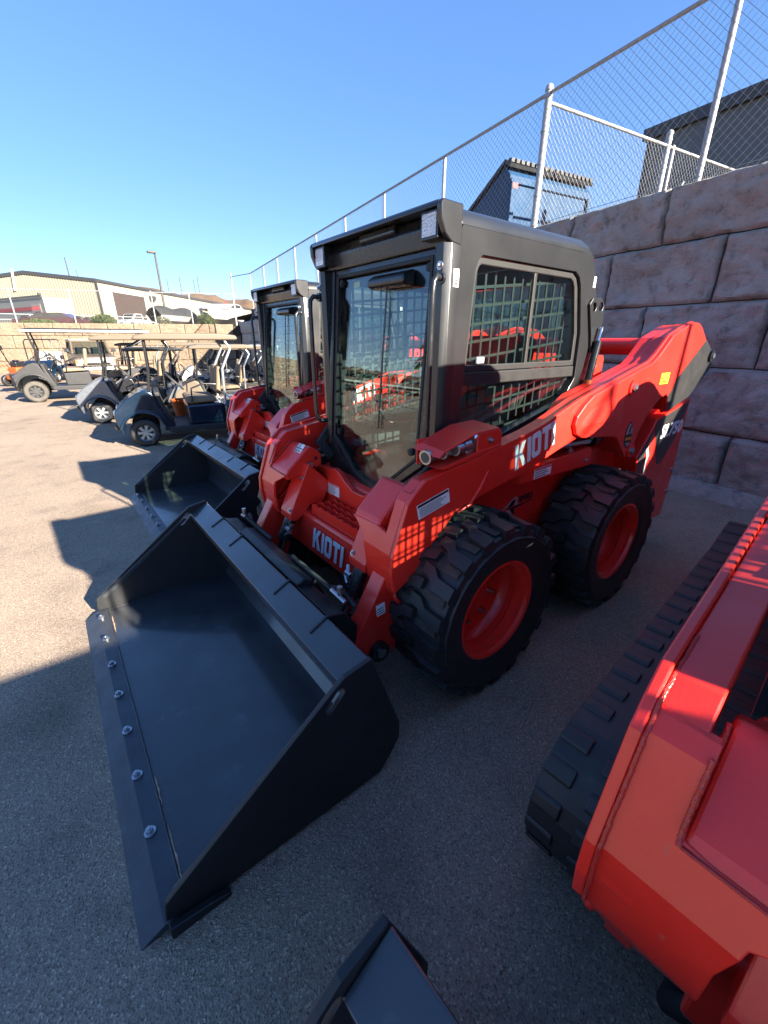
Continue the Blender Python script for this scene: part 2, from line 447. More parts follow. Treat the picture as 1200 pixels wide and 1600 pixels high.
# ------------------------------------------------------------------ skid steer parts
ARM_TIP = [(.318,.485),(.358,.575)]
ARM = [(.362,.575),(.378,.66),(.374,.74),(.300,.945),(.262,.985),(.212,1.026),(.10,1.045),(-.05,1.066),(-.225,1.097),(-.468,1.139),(-.585,1.168),(-.858,1.256),
       (-1.556,1.413),(-1.62,1.449),(-1.693,1.505),(-1.76,1.557),(-1.98,1.622),(-2.06,1.636),(-2.13,1.632),(-2.20,1.61),(-2.33,1.535),(-2.52,1.452),(-2.56,1.40),(-2.545,1.32),
       (-2.274,1.15),(-1.953,1.074),(-1.883,1.2),(-1.793,1.179),(-1.663,1.097),(-1.588,1.009),(-1.558,.938),(-1.573,.875),(-1.545,.845),(-1.51,.838),(-1.47,.846),(-1.436,.869),
       (-1.367,.922),(-1.30,.99),(-1.254,1.005),(-.88,1.045),(-.753,1.02),(-.418,.935),(-.256,.912),(-.02,.87),(.036,.85),(.154,.742),(.27,.62)]
TOWER = [(-.93,1.262),(-.86,1.222),(-.80,1.17),(-.79,1.125),(-.82,1.075),(-.88,1.048),(-1.254,1.008),(-1.30,.992),(-1.367,.925),(-1.436,.872),(-1.47,.850),(-1.51,.842),(-1.545,.849),(-1.57,.878),(-1.555,.938),(-1.585,1.009),
         (-1.66,1.099),(-1.79,1.182),(-1.883,1.203),(-1.95,1.08),(-2.272,1.155),(-2.54,1.322),(-2.555,1.40),(-2.517,1.448),(-2.33,1.530),(-2.20,1.603),(-2.13,1.627),(-2.06,1.630),(-1.98,1.617),(-1.763,1.551),(-1.697,1.498),(-1.625,1.442),(-1.556,1.402)]
GREYPATCH = [(-2.332,1.532),(-2.517,1.448),(-2.555,1.40),(-2.54,1.322),(-2.272,1.155),(-1.955,1.080),(-1.89,1.19),(-1.935,1.225),(-1.968,1.287)]
UPR = [(-2.40,1.135),(-1.88,1.037),(-1.854,.989),(-1.696,.805),(-1.75,.62),(-1.90,.50),(-2.1,.36),(-2.2,.215),(-2.43,.213),(-2.445,.55)]
FRONT_INSET = .018

def front_x(z):
    P = [(.48,.328),(.575,.374),(.66,.384),(.74,.384),(.945,.306),(.985,.270),(1.03,.21)]
    for (z0, x0), (z1, x1) in zip(P, P[1:]):
        if z <= z1: return x0 + (x1 - x0) * (z - z0) / (z1 - z0)
    return P[-1][1]
def sheet_front(mb, poly, y_sign, t=.016):
    """plate following the bent front of the arm; poly in (y,z)"""
    bm = bmesh.new()
    vs = [bm.verts.new((p[0], p[1], 0)) for p in poly]
    f = bm.faces.new(vs)
    bmesh.ops.bisect_plane(bm, geom=bm.faces[:] + bm.edges[:] + bm.verts[:], plane_co=(0, .575, 0), plane_no=(0, 1, 0))
    for zz in (.74,.945): bmesh.ops.bisect_plane(bm, geom=bm.faces[:] + bm.edges[:] + bm.verts[:], plane_co=(0, zz, 0), plane_no=(0, 1, 0))
    bmesh.ops.triangulate(bm, faces=bm.faces[:])
    bm.verts.index_update(); bm.faces.ensure_lookup_table()
    pts = [(v.co.x, v.co.y) for v in bm.verts]; tris = [tuple(v.index for v in f.verts) for f in bm.faces]
    bnd = [(e.verts[0].index, e.verts[1].index) for e in bm.edges if len(e.link_faces) == 1]
    bm.free(); n = len(pts)
    mb.add([(front_x(z) - FRONT_INSET, y * y_sign, z) for y, z in pts] + [(front_x(z) - FRONT_INSET - t, y * y_sign, z) for y, z in pts],
           tris + [tuple(i + n for i in reversed(q)) for q in tris] + [(a, b, b + n, a + n) for a, b in bnd])

def lift_arm(root, s, track=False):
    """s = +1 left arm, -1 right arm of the machine"""
    def M(x, y, z): return (x, y * s, z)
    a = MB()
    a.prism(ARM, 'y', .647 * s, .667 * s)                          # outer plate, proud of the box
    body = MB()
    rear_cut = [p for p in ARM]
    a.prism(inset(ARM, .014), 'y', .575 * s, .647 * s)
    a.prism([(.318,.478),(.345,.575),(.20,.69),(.255,.60)], 'y', .560 * s, .607 * s)
    arm = a.build('lift_arm', RED, root, bevel=.004)
    t = MB(); t.prism(TOWER, 'y', .667 * s, .690 * s); t.build('pivot_plate', RED, arm, bevel=.006)
    t = MB(); t.prism(inset(TOWER, .012), 'y', .50 * s, .576 * s); t.build('inner_pivot_plate', RED, arm, bevel=.005)
    g = MB(); g.prism(inset(GREYPATCH, .003), 'y', .690 * s, .6925 * s); g.build('charcoal_decal', DECAL, arm)
    # pressed bulge on the pivot plate
    b = MB(); o = [(-1.27,1.225),(-1.05,1.225),(-.93,1.19),(-.845,1.135),(-.85,1.085),(-.92,1.055),(-1.20,1.045),(-1.32,1.09)]; i = inset(o, .045)
    k = len(o); b.add([M(x, .690, z) for x, z in o] + [M(x, .702, z) for x, z in i], [tuple(range(k, 2*k))] + [(q, (q+1) % k, k + (q+1) % k, k + q) for q in range(k)])
    b.build('pressed_bulge', RED, arm, smooth=50)
    # front face, inner block, lower leg
    f = MB()
    sheet_front(f, ([(.646,.975),(.583,.972),(.583,.91),(.58,.81),(.511,.822)] if s > 0 else [(.646,.975),(.556,.972),(.556,.83),(.511,.823)]) +
                [(.341,.815),(.37,.803),(.453,.757),(.47,.669),(.469,.554),(.571,.495),(.607,.480),(.646,.575)], s)
    f.build('front_plate', RED, arm, bevel=.003)
    blk = MB()
    blk.prism([(.322,.785),(.334,.818),(.318,.842),(.19,.955),(.168,.960),(.118,.935),(.098,.905),(.098,.85),(.118,.832),(.26,.80)], 'y', .347 * s, (.522 if s > 0 else .557) * s)
    bo = blk.build('cylinder_block', RED, arm, bevel=.010, seg=3)
    p = MB(); p.use(ZINC)
    for (x, z, r) in ((.178, .856, .017),):
        p.cyl(M(x, .347, z), M(x, .330, z), r, 16); p.cyl(M(x, .330, z), M(x, .326, z), r * .55, 12)
    p.use(INK); p.cyl(M(.138, .347, .888), M(.138, .3455, .888), .011, 14)
    p.build('pivot_pin', None, bo, smooth=40)
    if not track:
        leg = MB(); leg.prism([(.352,.63),(.24,.60),(.215,.45),(.30,.235),(.34,.215),(.40,.215),(.44,.25),(.52,.36),(.505,.39),(.455,.455)], 'y', .515 * s, .60 * s)
        leg.build('lower_leg', RED, arm, bevel=.006)
    h = MB(); h.tube([M(.325,.615,.56), M(.335,.635,.535), M(.315,.642,.50), M(.285,.632,.505), M(.275,.612,.53)], .010, 8); h.build('tie_down_loop', RED, arm, smooth=50)
    pin = MB(); pin.use(SATIN); pin.cyl(M(.40,.50,.272), M(.40,.628,.272), .046, 20); pin.use(ZINC); pin.cyl(M(.40,.628,.272), M(.40,.636,.272), .022, 14); None if track else pin.build('coupler_pivot', None, arm, smooth=40)
    # stiffening rib pressed into the side
    r = MB(); r.tube([M(.02,.667,.845), M(-.055,.667,.868), M(-.115,.667,.93), M(-.16,.667,1.00)], [.004,.009,.009,.004], 8); r.build('pressed_rib', RED, arm, smooth=60)
    for (x, z, q) in ((-1.349, 1.276, .030), (-1.506, .888, .028)):
        c = MB(); c.use(RED); c.cyl(M(x,.690,z), M(x,.700,z), q * 1.5, 20); c.use(ZINC); c.cyl(M(x,.700,z), M(x,.712,z), q * .75, 14); c.cyl(M(x,.712,z), M(x,.716,z), q*.4, 10); c.build('pivot_bolt', None, arm, smooth=40)
    c = MB(); c.use(SATIN); c.cyl(M(-2.49,.6925,1.423), M(-2.49,.708,1.423), .040, 20); c.use(ZINC); c.cyl(M(-2.49,.708,1.423), M(-2.49,.716,1.423), .020, 8); c.build('rear_pin', None, arm, smooth=40)
    # welds along front plate
    z0 = .506
    bead([M(front_x(z) - .013, .643, z) for z in (.58,.66,.74,.84,.935,.985)] + [M(.20,.643,1.012), M(.10,.643,1.033)], .0042, arm)
    if s < 0: bead([M(.19,.5595,.958), M(.318,.5595,.845), M(.338,.557,.822)], .0046, arm); bead([M(.3375,.556,.823), M(.339,.345,.816)], .003, arm); bead([M(.285,.560,.958), M(.338,.560,.84)], .004, arm)
    else: bead([M(.19,.525,.958), M(.29,.522,.845)], .003, arm)
    # lettering and labels
    rx = (-1, 0, .20) if s > 0 else (1, 0, -.20)
    if s > 0:
        block_letters('KIOTI', .118, (-.352, .6675, .963), (-1, 0, .285), (0, 0, 1), WHITE, 'maker_lettering', arm, .315, shear=.10)
        sticker((.245, .6675, .872), (-1, 0, .22), (0, 0, 1), .175, .062, arm)
        sticker((-1.715, .6905, 1.272), (-1, 0, 0), (0, 0, 1), .125, .066, arm, 'yellow_hazard_label', None, 2, YELLOW)
        e = MB(); e.use(INK); bx, bz = -1.425, .955
        e.prism([(bx+.035,bz+.075),(bx,bz+.125),(bx-.05,bz+.085),(bx-.062,bz-.005),(bx-.02,bz-.045),(bx+.03,bz-.002)], 'y', .690, .6925)
        e.use(LGREY); e.prism([(bx+.026,bz+.07),(bx,bz+.112),(bx-.042,bz+.08),(bx-.048,bz+.045),(bx+.028,bz+.045)], 'y', .6925, .6945)
        e.prism([(bx+.018,bz-.006),(bx-.046,bz-.010),(bx-.018,bz-.034)], 'y', .6925, .6945)
        e.use(GOLD); e.prism([(bx+.026,bz+.028),(bx-.052,bz+.024),(bx-.052,bz+.008),(bx+.026,bz+.010)], 'y', .6925, .6945)
        e.use(INK)   # standing dog on the badge
        e.prism([(bx+.004,bz+.046),(bx+.000,bz+.066),(bx-.004,bz+.088),(bx-.012,bz+.094),(bx-.020,bz+.102),(bx-.019,bz+.092),(bx-.030,bz+.089),(bx-.021,bz+.082),(bx-.020,bz+.068),(bx-.024,bz+.046),(bx-.020,bz+.046),(bx-.014,bz+.060),(bx-.006,bz+.058),(bx-.002,bz+.046)], 'y', .6945, .6955)
        e.build('dog_badge', None, arm)
        sticker((.402, .6005, .445), (-1, 0, .1), (.1, 0, 1), .045, .055, arm, 'small_label', None, 3)
    else:
        # tags on the block of the right-hand arm
        u = Vector((-.098, 0, .11)).normalized()
        for k, q in enumerate((-.405, -.445)):
            o = Vector((.232, q, .906)); 
            sticker(tuple(o + Vector((.008,0,.010))*.4), (0, 1, 0) if s > 0 else (0, 1, 0), tuple(u), .034, .075, bo, 'small_label', None, 3, LGREY if k else WHITE)
    # tilt cylinder with its guard
    P0 = Vector((.165, .372, .852)); D = Vector((.44, 0, -.898)).normalized(); Nn = Vector((.898, 0, .44)).normalized()
    def Q(al, nn, y): v = P0 + D * al + Nn * nn; return (v.x, (P0.y + y) * s, v.z)
    cyl = MB(); cyl.use(SATIN); cyl.cyl(Q(.0,0,0), Q(.44,0,0), .036, 20); cyl.cyl(Q(.44,0,0), Q(.475,0,0), .042, 20)
    pass
    co = cyl.build('tilt_cylinder', None, root, smooth=40)
    q = MB(); q.cyl(Q(.475,0,0), Q(.58,0,0), .022, 18); q.build('piston_rod', CHROME, co, smooth=40)
    q = MB(); q.cyl(Q(.61,0,-.05), Q(.61,0,.05), .036, 18); q.cyl(Q(.57,0,0), Q(.61,0,0), .030, 16); q.build('rod_eye', SATIN, co, smooth=40)
    q = MB(); q.cyl(Q(.40,.02,-.03), Q(.40,.02,-.075), .015, 8); q.cyl(Q(.40,.02,-.06), Q(.36,.02,-.078), .011, 8); q.cyl(Q(.44,.02,-.04), Q(.41,.02,-.078), .010, 8); q.build('hose_fitting', ZINC, co, smooth=40)
    q = MB()
    prof = [(.0,.048),(.31,.048),(.345,.035),(.34,.0),(.29,-.04),(.22,-.055),(.20,-.13),(.06,-.135)]
    for yy in (-.066, .058):
        q.add([Q(al, nn, yy) for al, nn in prof] + [Q(al, nn, yy + .008) for al, nn in prof],
              [tuple(range(8)), tuple(range(15, 7, -1))] + [(i, (i+1) % 8, (i+1) % 8 + 8, i + 8) for i in range(8)])
    q.add([Q(al, nn, y) for al, nn in ((.0,.048),(.31,.048),(.345,.035)) for y in (-.066,.066)] + [Q(al, nn - .008, y) for al, nn in ((.0,.048),(.31,.048),(.345,.035)) for y in (-.066,.066)],
          [(0,1,3,2),(2,3,5,4),(6,8,9,7),(8,10,11,9),(0,2,8,6),(2,4,10,8),(1,7,9,3),(3,9,11,5),(4,5,11,10),(0,6,7,1)])
    q.build('cylinder_guard', RED, co, bevel=.004)
    for al in (.09, .29): q = MB(); bolt(q, Q(al, .048, -.045), Nn, .008, .010); q.build('guard_bolt', ZINC, co)
    return arm

def coupler_block(root, s=1):
    """hydraulic quick couplers under a folded shroud on top of the left arm"""
    c = MB()
    prof = [(.135,1.05),(.150,1.115),(.12,1.138),(-.06,1.190),(-.20,1.195),(-.225,1.17),(-.225,1.075)]
    inn = [(.125,1.056),(.140,1.112),(.115,1.130),(-.06,1.181),(-.20,1.186),(-.216,1.165),(-.216,1.08)]
    sh = MB()
    for i in range(len(prof) - 1):
        pass
    k = len(prof)
    # top skin
    sh.add([(x, .520, z) for x, z in prof[1:6]] + [(x, .668, z - .012) for x, z in prof[1:6]] + [(x, .520, z) for x, z in inn[1:6]] + [(x, .668, z - .012) for x, z in inn[1:6]],
           [(i, i+1, i+6, i+5) for i in range(4)] + [(10+i, 15+i, 16+i, 11+i) for i in range(4)] + [(0,5,15,10),(4,14,19,9)] + [(i, 10+i, 11+i, i+1) for i in range(4)] + [(5+i, 6+i, 16+i, 15+i) for i in range(4)])
    # rear half of the outer wall, lower lip, inner wall
    sh.prism([(-.07,1.082),(-.07,1.170),(-.20,1.178),(-.226,1.155),(-.226,1.098)], 'y', .660, .669)
    sh.prism([(.11,1.052),(.15,1.060),(.02,1.082),(-.08,1.098),(-.226,1.110),(-.226,1.098),(.0,1.064)], 'y', .54, .672)
    sh.box(-.225, .13, .515, .521, 1.045, 1.15)
    o = sh.build('coupler_shroud', RED, root, bevel=.003)
    q = MB(); bolt(q, (-.15,.669,1.135), (0,1,0), .010, .012); q.build('shroud_bolt', ZINC, o)
    q = MB(); q.use(ALU); q.box(-.075,-.035,.545,.645,1.08,1.165)
    q.build('valve_block', None, o, bevel=.004)
    for (y, z, L, r) in ((.572,1.112,.20,.026),(.610,1.118,.13,.021),(.640,1.128,.085,.023)):
        q = MB(); d = Vector((1, .12, -.10)).normalized(); p = Vector((-.04, y, z))
        q.use(ZINC); q.cyl(p, p + d*L*.5, r*1.15, 16); q.use(ZINC); q.cyl(p + d*L*.5, p + d*L*.62, r*.8, 16); q.cyl(p + d*L*.62, p + d*L*.95, r*1.05, 16); q.cyl(p+d*L*.93, p+d*(L*.95+.008), r*1.16, 16)
        q.use(GREYP); q.cyl(p + d*(L*.95+.008), p + d*(L*.95+.009), r*.85, 12)
        q.build('quick_coupler', None, o, smooth=35)
    return o

def bucket(root):
    sp = [(1.355,.05),(1.345,.118),(.80,.53),(.755,.560),(.652,.578),(.53,.215),(.53,.14),(.575,.075),(.62,.022),(1.24,.016)]
    d = Vector((.045, 0, -.044)).normalized(); e = Vector((-d.z, 0, d.x))
    c = Vector((.795, 0, .486)); slot = []
    for i in range(7): a = math.pi/2 + math.pi*i/6; v = c - d*.032 + (d*math.cos(a) + e*math.sin(a)) * .016; slot.append((v.x, v.z))
    for i in range(7): a = -math.pi/2 + math.pi*i/6; v = c + d*.032 + (d*math.cos(a) + e*math.sin(a)) * .016; slot.append((v.x, v.z))
    sh = MB()
    prof = [(1.325,.030),(.66,.026),(.605,.045),(.572,.085),(.562,.14),(.60,.35),(.655,.545)]
    inn = inset(prof + [(1.0, .5)], 0)[:7]
    th = [(1.325,.018),(.655,.012),(.595,.033),(.560,.078),(.549,.14),(.588,.355),(.643,.55)]
    k = 7
    V = [(x, y, z) for y in (-.892, .892) for x, z in prof] + [(x, y, z) for y in (-.892, .892) for x, z in th]
    F = [(i, i+1, k+i+1, k+i) for i in range(k-1)] + [(2*k+i, 3*k+i, 3*k+i+1, 2*k+i+1) for i in range(k-1)] + [(0, k, 3*k, 2*k), (k-1, 3*k-1, 4*k-1, 2*k-1)]
    sh.add(V, F)
    b = sh.build('bucket', BLACKP, root, smooth=25)
    for s in (-1, 1):
        q = MB(); plate(q, sp, [slot], 'y', .892 * s, .910 * s); q.build('side_plate', BLACKS, b, bevel=.003)
        q = MB(); q.prism([(1.352,.0),(1.19,.0),(1.19,.016),(1.24,.030),(1.352,.046)], 'y', .910 * s, .934 * s); q.build('wear_plate', BLACKS, b, bevel=.004)
        q = MB(); q.prism([(1.30,.112),(1.32,.128),(.80,.498),(.785,.485)], 'y', .892 * s, .884 * s); q.build('edge_stiffener', BLACKP, b, bevel=.002)
    q = MB(); q.prism([(.645,.562),(.652,.566),(.757,.512),(.752,.470),(.744,.466),(.742,.502),(.648,.548)], 'y', -.891, .891); q.prism([(.742,.480),(.742,.468),(.63,.43),(.622,.45)], 'y', -.891, .891)
    rim = q.build('top_rim', BLACKP, b, bevel=.003)
    for y in (-.56, -.26, .30, .62):
        q = MB(); q.prism([(.635,.566),(.648,.574),(.725,.534),(.722,.529)], 'y', y - .005, y + .005); q.build('rim_rib', BLACKS, b)
    q = MB(); q.prism([(1.428,.0),(1.405,.012),(1.362,.033),(1.302,.036),(1.302,.020),(1.39,.0)], 'y', -.902, .905)
    ce = q.build('cutting_edge', EDGE, b, bevel=.002)
    for y in (-.811,-.577,-.336,-.097,.141,.380,.621):
        q = MB(); bolt(q, (1.346, y, .035), (.08, 0, 1), .0118, .018); q.build('edge_bolt', ZINC, ce)
    bead([(1.303, y, .036) for y in (-.88, .2, .89)], .0035, b, EDGE)
    for y0, y1 in ((.42,.55),(.63,.87),(-.80,-.62)):
        q = MB(); q.tube([(1.296 + .004*noise.noise((i*3,y0,1)), y0 + (y1-y0)*i/8, .033) for i in range(9)], [.001,.003,.004,.003,.005,.003,.004,.002,.001], 6); q.build('scuffed_seam', GOLD_RUST, b)
    for s in (-1, 1): bead([(1.30,.888*s,.032),(.70,.888*s,.030),(.61,.888*s,.05)], .004, b, BLACKS)
    # attachment plate behind
    q = MB(); q.prism([(.545,.13),(.525,.16),(.50,.45),(.56,.535),(.635,.552),(.61,.50),(.57,.30)], 'y', -.60, .60); q.prism([(.635,.556),(.60,.575),(.545,.560),(.50,.47),(.52,.45),(.60,.53)], 'y', -.34, .34)
    for y in (-.42, .42): q.prism([(.55,.10),(.43,.16),(.40,.23),(.44,.33),(.50,.40),(.56,.40)], 'y', y - .05, y + .05)
    ap = q.build('attach_plate', BLACKS, b, bevel=.006)
    for s in (-1, 1):
        q = MB(); q.use(BLACKS); p = Vector((.545, .12*s, .575))
        q.tube([p + Vector((0, .36*s*i/90, 0)) for i in range(91)], [.012 if i % 2 else .0075 for i in range(91)], 8)
        q.use(ZINC); q.cyl(p + Vector((0,.36*s,0)), p + Vector((-.01,.45*s,-.02)), .011, 8); q.cyl(p + Vector((-.01,.41*s,-.01)), p + Vector((-.01,.41*s,.035)), .012, 8)
        q.build('latch_spring', None, ap, smooth=50)
        q = MB(); q.use(BLACKS); q.tube([p + Vector((-.01,.30*s,-.02)), p + Vector((-.03,.38*s,.0)), p + Vector((-.05,.46*s,-.05))], .012, 8); q.build('latch_lever', None, ap, smooth=50)
    return b
GOLD_RUST = mat('rust_scuff', (.40, .27, .185), .8, var=.4, vscale=60)

def wheel(root, x, s, Rr=.415):
    w = empty('wheel', (x, .725 * s, Rr), 0 if s > 0 else math.pi, root)
    k = Rr / .415
    t = MB(); t.use(TYRE)
    prof = [(.232,.128),(.240,.140),(.262,.148),(.30,.156),(.335,.160),(.348,.166),(.356,.166),(.362,.158),(.384,.150),(.392,.120),(.396,.06),(.397,0),(.396,-.06),(.392,-.12),(.384,-.150),(.34,-.160),(.28,-.152),(.232,-.128)]
    t.lathe([(r*k, h) for r, h in prof], (0, 0, 0), 'y', 72)
    t.use(TYRE)
    N = 20
    for sd in (1, -1):
        for i in range(N):
            th0 = 2*math.pi*(i + (0 if sd > 0 else .5)) / N
            cl = [(.157, -.018, .054), (.072, -.010, .054), (.036, .024, .048), (-.016, .032, .042)]
            top = []; bot = []
            for (wd, du, wid) in cl:
                R0 = (.420 - .9 * (wd/.156)**4 * .010) * k
                for sg in (-1, 1):
                    a = th0 + (du + sg * wid/2) / .415
                    top.append((R0*math.cos(a), wd*sd, R0*math.sin(a)))
                    a2 = th0 + (du + sg * (wid/2 + .003)) / .415
                    bot.append((.388*k*math.cos(a2), (wd + .004*(1 if wd > .1 else -1 if wd < 0 else 0))*sd, .388*k*math.sin(a2)))
            n = 8; F = [(0,1,3,2),(2,3,5,4),(4,5,7,6)]
            ring = [0,2,4,6,7,5,3,1]
            F += [(ring[j], ring[(j+1) % 8], ring[(j+1) % 8] + n, ring[j] + n) for j in range(8)]
            t.add(top + bot, F)
            # lug runs a little down the shoulder
            a0 = th0 + (-.026 - .028)/.415; a1 = th0 + (-.026 + .028)/.415
            q = [((.405*k)*math.cos(a0), .1555*sd, (.405*k)*math.sin(a0)), ((.405*k)*math.cos(a1), .1555*sd, (.405*k)*math.sin(a1)), ((.366*k)*math.cos(a1), .163*sd, (.366*k)*math.sin(a1)), ((.366*k)*math.cos(a0), .163*sd, (.366*k)*math.sin(a0))]
            q2 = [(x0*.985, y0 - .012*sd, z0*.985) for x0, y0, z0 in q]
            t.add(q + q2, [(0,1,2,3),(0,4,5,1),(1,5,6,2),(2,6,7,3),(3,7,4,0)])
    t.use(GROOVE)
    for sd in (1, -1):
        for i in range(N):
            th0 = 2*math.pi*(i + .5 + (0 if sd > 0 else .5)) / N
            a0, a1 = th0 - .045, th0 + .045
            V = []
            for wd in (.02, .135):
                for a in (a0, a1): V.append((.3985*k*math.cos(a), wd*sd, .3985*k*math.sin(a)))
            t.add(V, [(0,1,3,2)])
    t.build('tyre', None, w, smooth=32)
    r = MB(); r.use(RED)
    r.lathe([(v*k, h) for v, h in [(.234,.126),(.243,.132),(.243,.139),(.232,.142),(.224,.136),(.220,.118),(.206,.106),(.203,.070),(.214,.060),(.214,.030),(.190,.0),(.188,-.010),(.170,-.018),(.12,-.020),(.085,-.012),(.075,.004),(.02,.006),(.0,.006)]], (0,0,0), 'y', 56)
    ro = r.build('rim', None, w, smooth=28)
    n = MB(); n.use(ZINC)
    for i in range(8):
        a = 2*math.pi*i/8 + .2; n.cyl((.135*k*math.cos(a), -.02, .135*k*math.sin(a)), (.135*k*math.cos(a), .004, .135*k*math.sin(a)), .012, 6)
    n.build('lug_nuts', None, ro)
    return w

def tilt(mb):
    for i, (x, y, z) in enumerate(mb.v): mb.v[i] = (x - .075 * (z - 1.35), y, z)
def cab(root, dz=0.):
    """cab with roof visor, glazing and grilles; every sub-part is a child of the cab shell"""
    sh = MB()
    so = [(-.10,1.925),(-1.03,1.925),(-1.10,1.87),(-1.15,1.77),(-1.215,1.55),(-1.19,1.30),(-1.10,1.19),(-.97,1.13),(-.40,1.01),(-.06,.94),(-.06,1.85)]
    si = [(-.225,1.838),(-.925,1.838),(-.965,1.818),(-.99,1.78),(-1.06,1.56),(-1.075,1.33),(-.985,1.215),(-.45,1.085),(-.135,1.02),(-.185,1.78),(-.20,1.818)]
    for s in (-1, 1):
        plate(sh, so, [si], 'y', .446 * s, .486 * s)
    # roof shell along x, rounded edges
    def arch(z0): 
        pts = [(-.486,1.925),(-.484,1.945),(-.474,1.966),(-.455,1.981),(-.43,1.988)]
        return pts + [(-y, z) for y, z in reversed(pts)]
    ar = arch(0); xs = [(-.095,0),(-.97,0),(-1.03,.012),(-1.07,.035),(-1.095,.065)]
    V = []; n = len(ar)
    for x, drop in xs:
        for y, z in ar: V.append((x, y, max(1.90, z - drop)))
    F = []
    for i in range(len(xs)-1):
        for j in range(n-1): F.append((i*n+j, i*n+j+1, (i+1)*n+j+1, (i+1)*n+j))
    F.append(tuple(range(n-1, -1, -1)))
    sh.add(V, F)
    # front corner posts and rear wall
    for s in (-1, 1): sh.prism([(-.025,.418*s),(-.010,.440*s),(-.016,.470*s),(-.045,.4865*s),(-.10,.4865*s),(-.10,.418*s)], 'z', .94, 1.862)
    plate(sh, [(-.446,1.10),(.446,1.10),(.446,1.915),(-.446,1.915)], [[(-.36,1.32),(.36,1.32),(.36,1.82),(-.36,1.82)]], 'x', -1.10, -1.06)
    c = sh.build('cab', CABG, root, bevel=.010, smooth=35)
    # roof seam groove + visor with hollow underside
    v = MB()
    cheek = [(-.095,1.988),(.012,1.990),(.022,1.975),(.018,1.93),(-.004,1.885),(-.040,1.860),(-.095,1.852)]
    for s in (-1, 1): v.prism(cheek, 'y', .462 * s, .488 * s)
    v.prism([(-.095,1.9895),(.012,1.9915),(.022,1.977),(.020,1.965),(.005,1.974),(-.095,1.972)], 'y', -.462, .462)
    vo = v.build('roof_visor', CABG, c, bevel=.006, smooth=35)
    q = MB(); q.prism([(-.095,1.972),(-.060,1.972),(-.045,1.93),(-.055,1.862),(-.095,1.862)], 'y', -.462, .462)
    q.prism([(-.06,1.972),(-.03,1.972),(-.025,1.945),(-.05,1.925)], 'y', -.10, .16)
    q.build('header_panel', SATIN, c, bevel=.006)
    for s in (-1, 1):
        l = MB(); l.use(SATIN); l.box(-.05, .006, (.412-.047)*s, (.412+.047)*s, 1.875, 1.967); l.use(LAMPM)
        y0, y1 = (.412-.038)*s, (.412+.038)*s
        l.box(.006, .0085, min(y0,y1), max(y0,y1), 1.884, 1.958); l.build('work_light', None, c, bevel=.006)
    # door frame and windscreen
    fo = [(-.412,1.862),(.412,1.862),(.412,.985),(.26,.87),(.17,.80),(.05,.765),(-.05,.765),(-.17,.80),(-.26,.87),(-.412,.985)]
    fi = [(-.362,1.835),(.362,1.835),(.366,1.008),(.225,.895),(.145,.832),(.045,.80),(-.045,.80),(-.145,.832),(-.225,.895),(-.366,1.008)]
    q = MB(); q.ringpanel(fo, fi, 'x', -.078, -.034)
    for s in (-1, 1): q.box(-.034, -.022, min(.385*s,.418*s), max(.385*s,.418*s), .99, 1.862)
    tilt(q); q.build('door_frame', SATIN, c, bevel=.006)
    q = MB(); q.ringpanel(inset(fi, -.004), inset(fi, .012), 'x', -.050, -.030); tilt(q); q.build('door_seal', RUBBER, c, bevel=.003)
    q = MB(); q.prism(inset(fi, .002), 'x', -.060, -.055); tilt(q); q.build('windscreen', GLASS, c)
    q = MB()
    for s in (-1, 1):
        q.prism([(.418*s,.96),(.26*s,.85),(.15*s,.775),(.05*s,.75),(.05*s,.70),(.47*s,.70),(.47*s,.96)], 'x', -.085, -.02)
    q.box(-.08,-.02,-.05,.05,.70,.75); q.build('kick_panel', RUBBER, c, bevel=.006)
    for (y, z) in ((-.335,1.80),(.335,1.80),(.31,1.03),(-.33,1.03)): q = MB(); q.cyl((-.055,y,z), (-.040,y,z), .018, 16); q.cyl((-.040,y,z), (-.036,y,z), .011, 12); tilt(q); q.build('glass_mount', RUBBER, c, smooth=40)
    q = MB(); q.prism([(-.055,1.742),(-.055,1.808),(-.020,1.800),(.012,1.782),(.012,1.755),(-.01,1.742)], 'y', -.03, .235); tilt(q); q.build('wiper_motor', SATIN, c, bevel=.010, seg=3)
    q = MB(); q.tube([(-.040,.06,1.745),(-.043,.05,1.45),(-.045,.045,1.10)], .005, 6); tilt(q); q.build('wiper_arm', SATIN, c)
    # side glazing
    for s in (-1, 1):
        q = MB(); bar = [(-.150,1.338),(-1.068,1.338),(-1.064,1.392),(-.158,1.392)]
        q.prism(bar, 'y', .450 * s, .476 * s)
        uo = [(-.227,1.836),(-.923,1.836),(-.963,1.816),(-.988,1.78),(-1.057,1.56),(-1.066,1.394),(-.158,1.394),(-.186,1.78),(-.202,1.816)]
        q.ringpanel(uo, inset(uo, .028), 'y', .452 * s, .470 * s)
        q.box(-.635, -.612, min(.452*s,.468*s), max(.452*s,.468*s), 1.40, 1.81)
        q.build('window_frame', RUBBER, c, bevel=.004)
        q = MB(); q.prism(inset(uo, .02), 'y', .458 * s, .462 * s); q.build('side_window', GLASS, c)
        lo = [(-.150,1.336),(-1.072,1.336),(-.985,1.217),(-.45,1.087),(-.137,1.022)]
        q = MB(); q.prism(inset(lo, .004), 'y', .456 * s, .460 * s); q.build('lower_window', GLASS, c)
        q = MB()
        if True:
            q.box(-.30, -.25, min(.464*s,.476*s), max(.464*s,.476*s), 1.425, 1.455); q.build('window_latch', LGREY, c, bevel=.004)
        # steel grille inside the glass
        g = MB(); t0 = .420 * s; t1 = .414 * s
        x = -.20
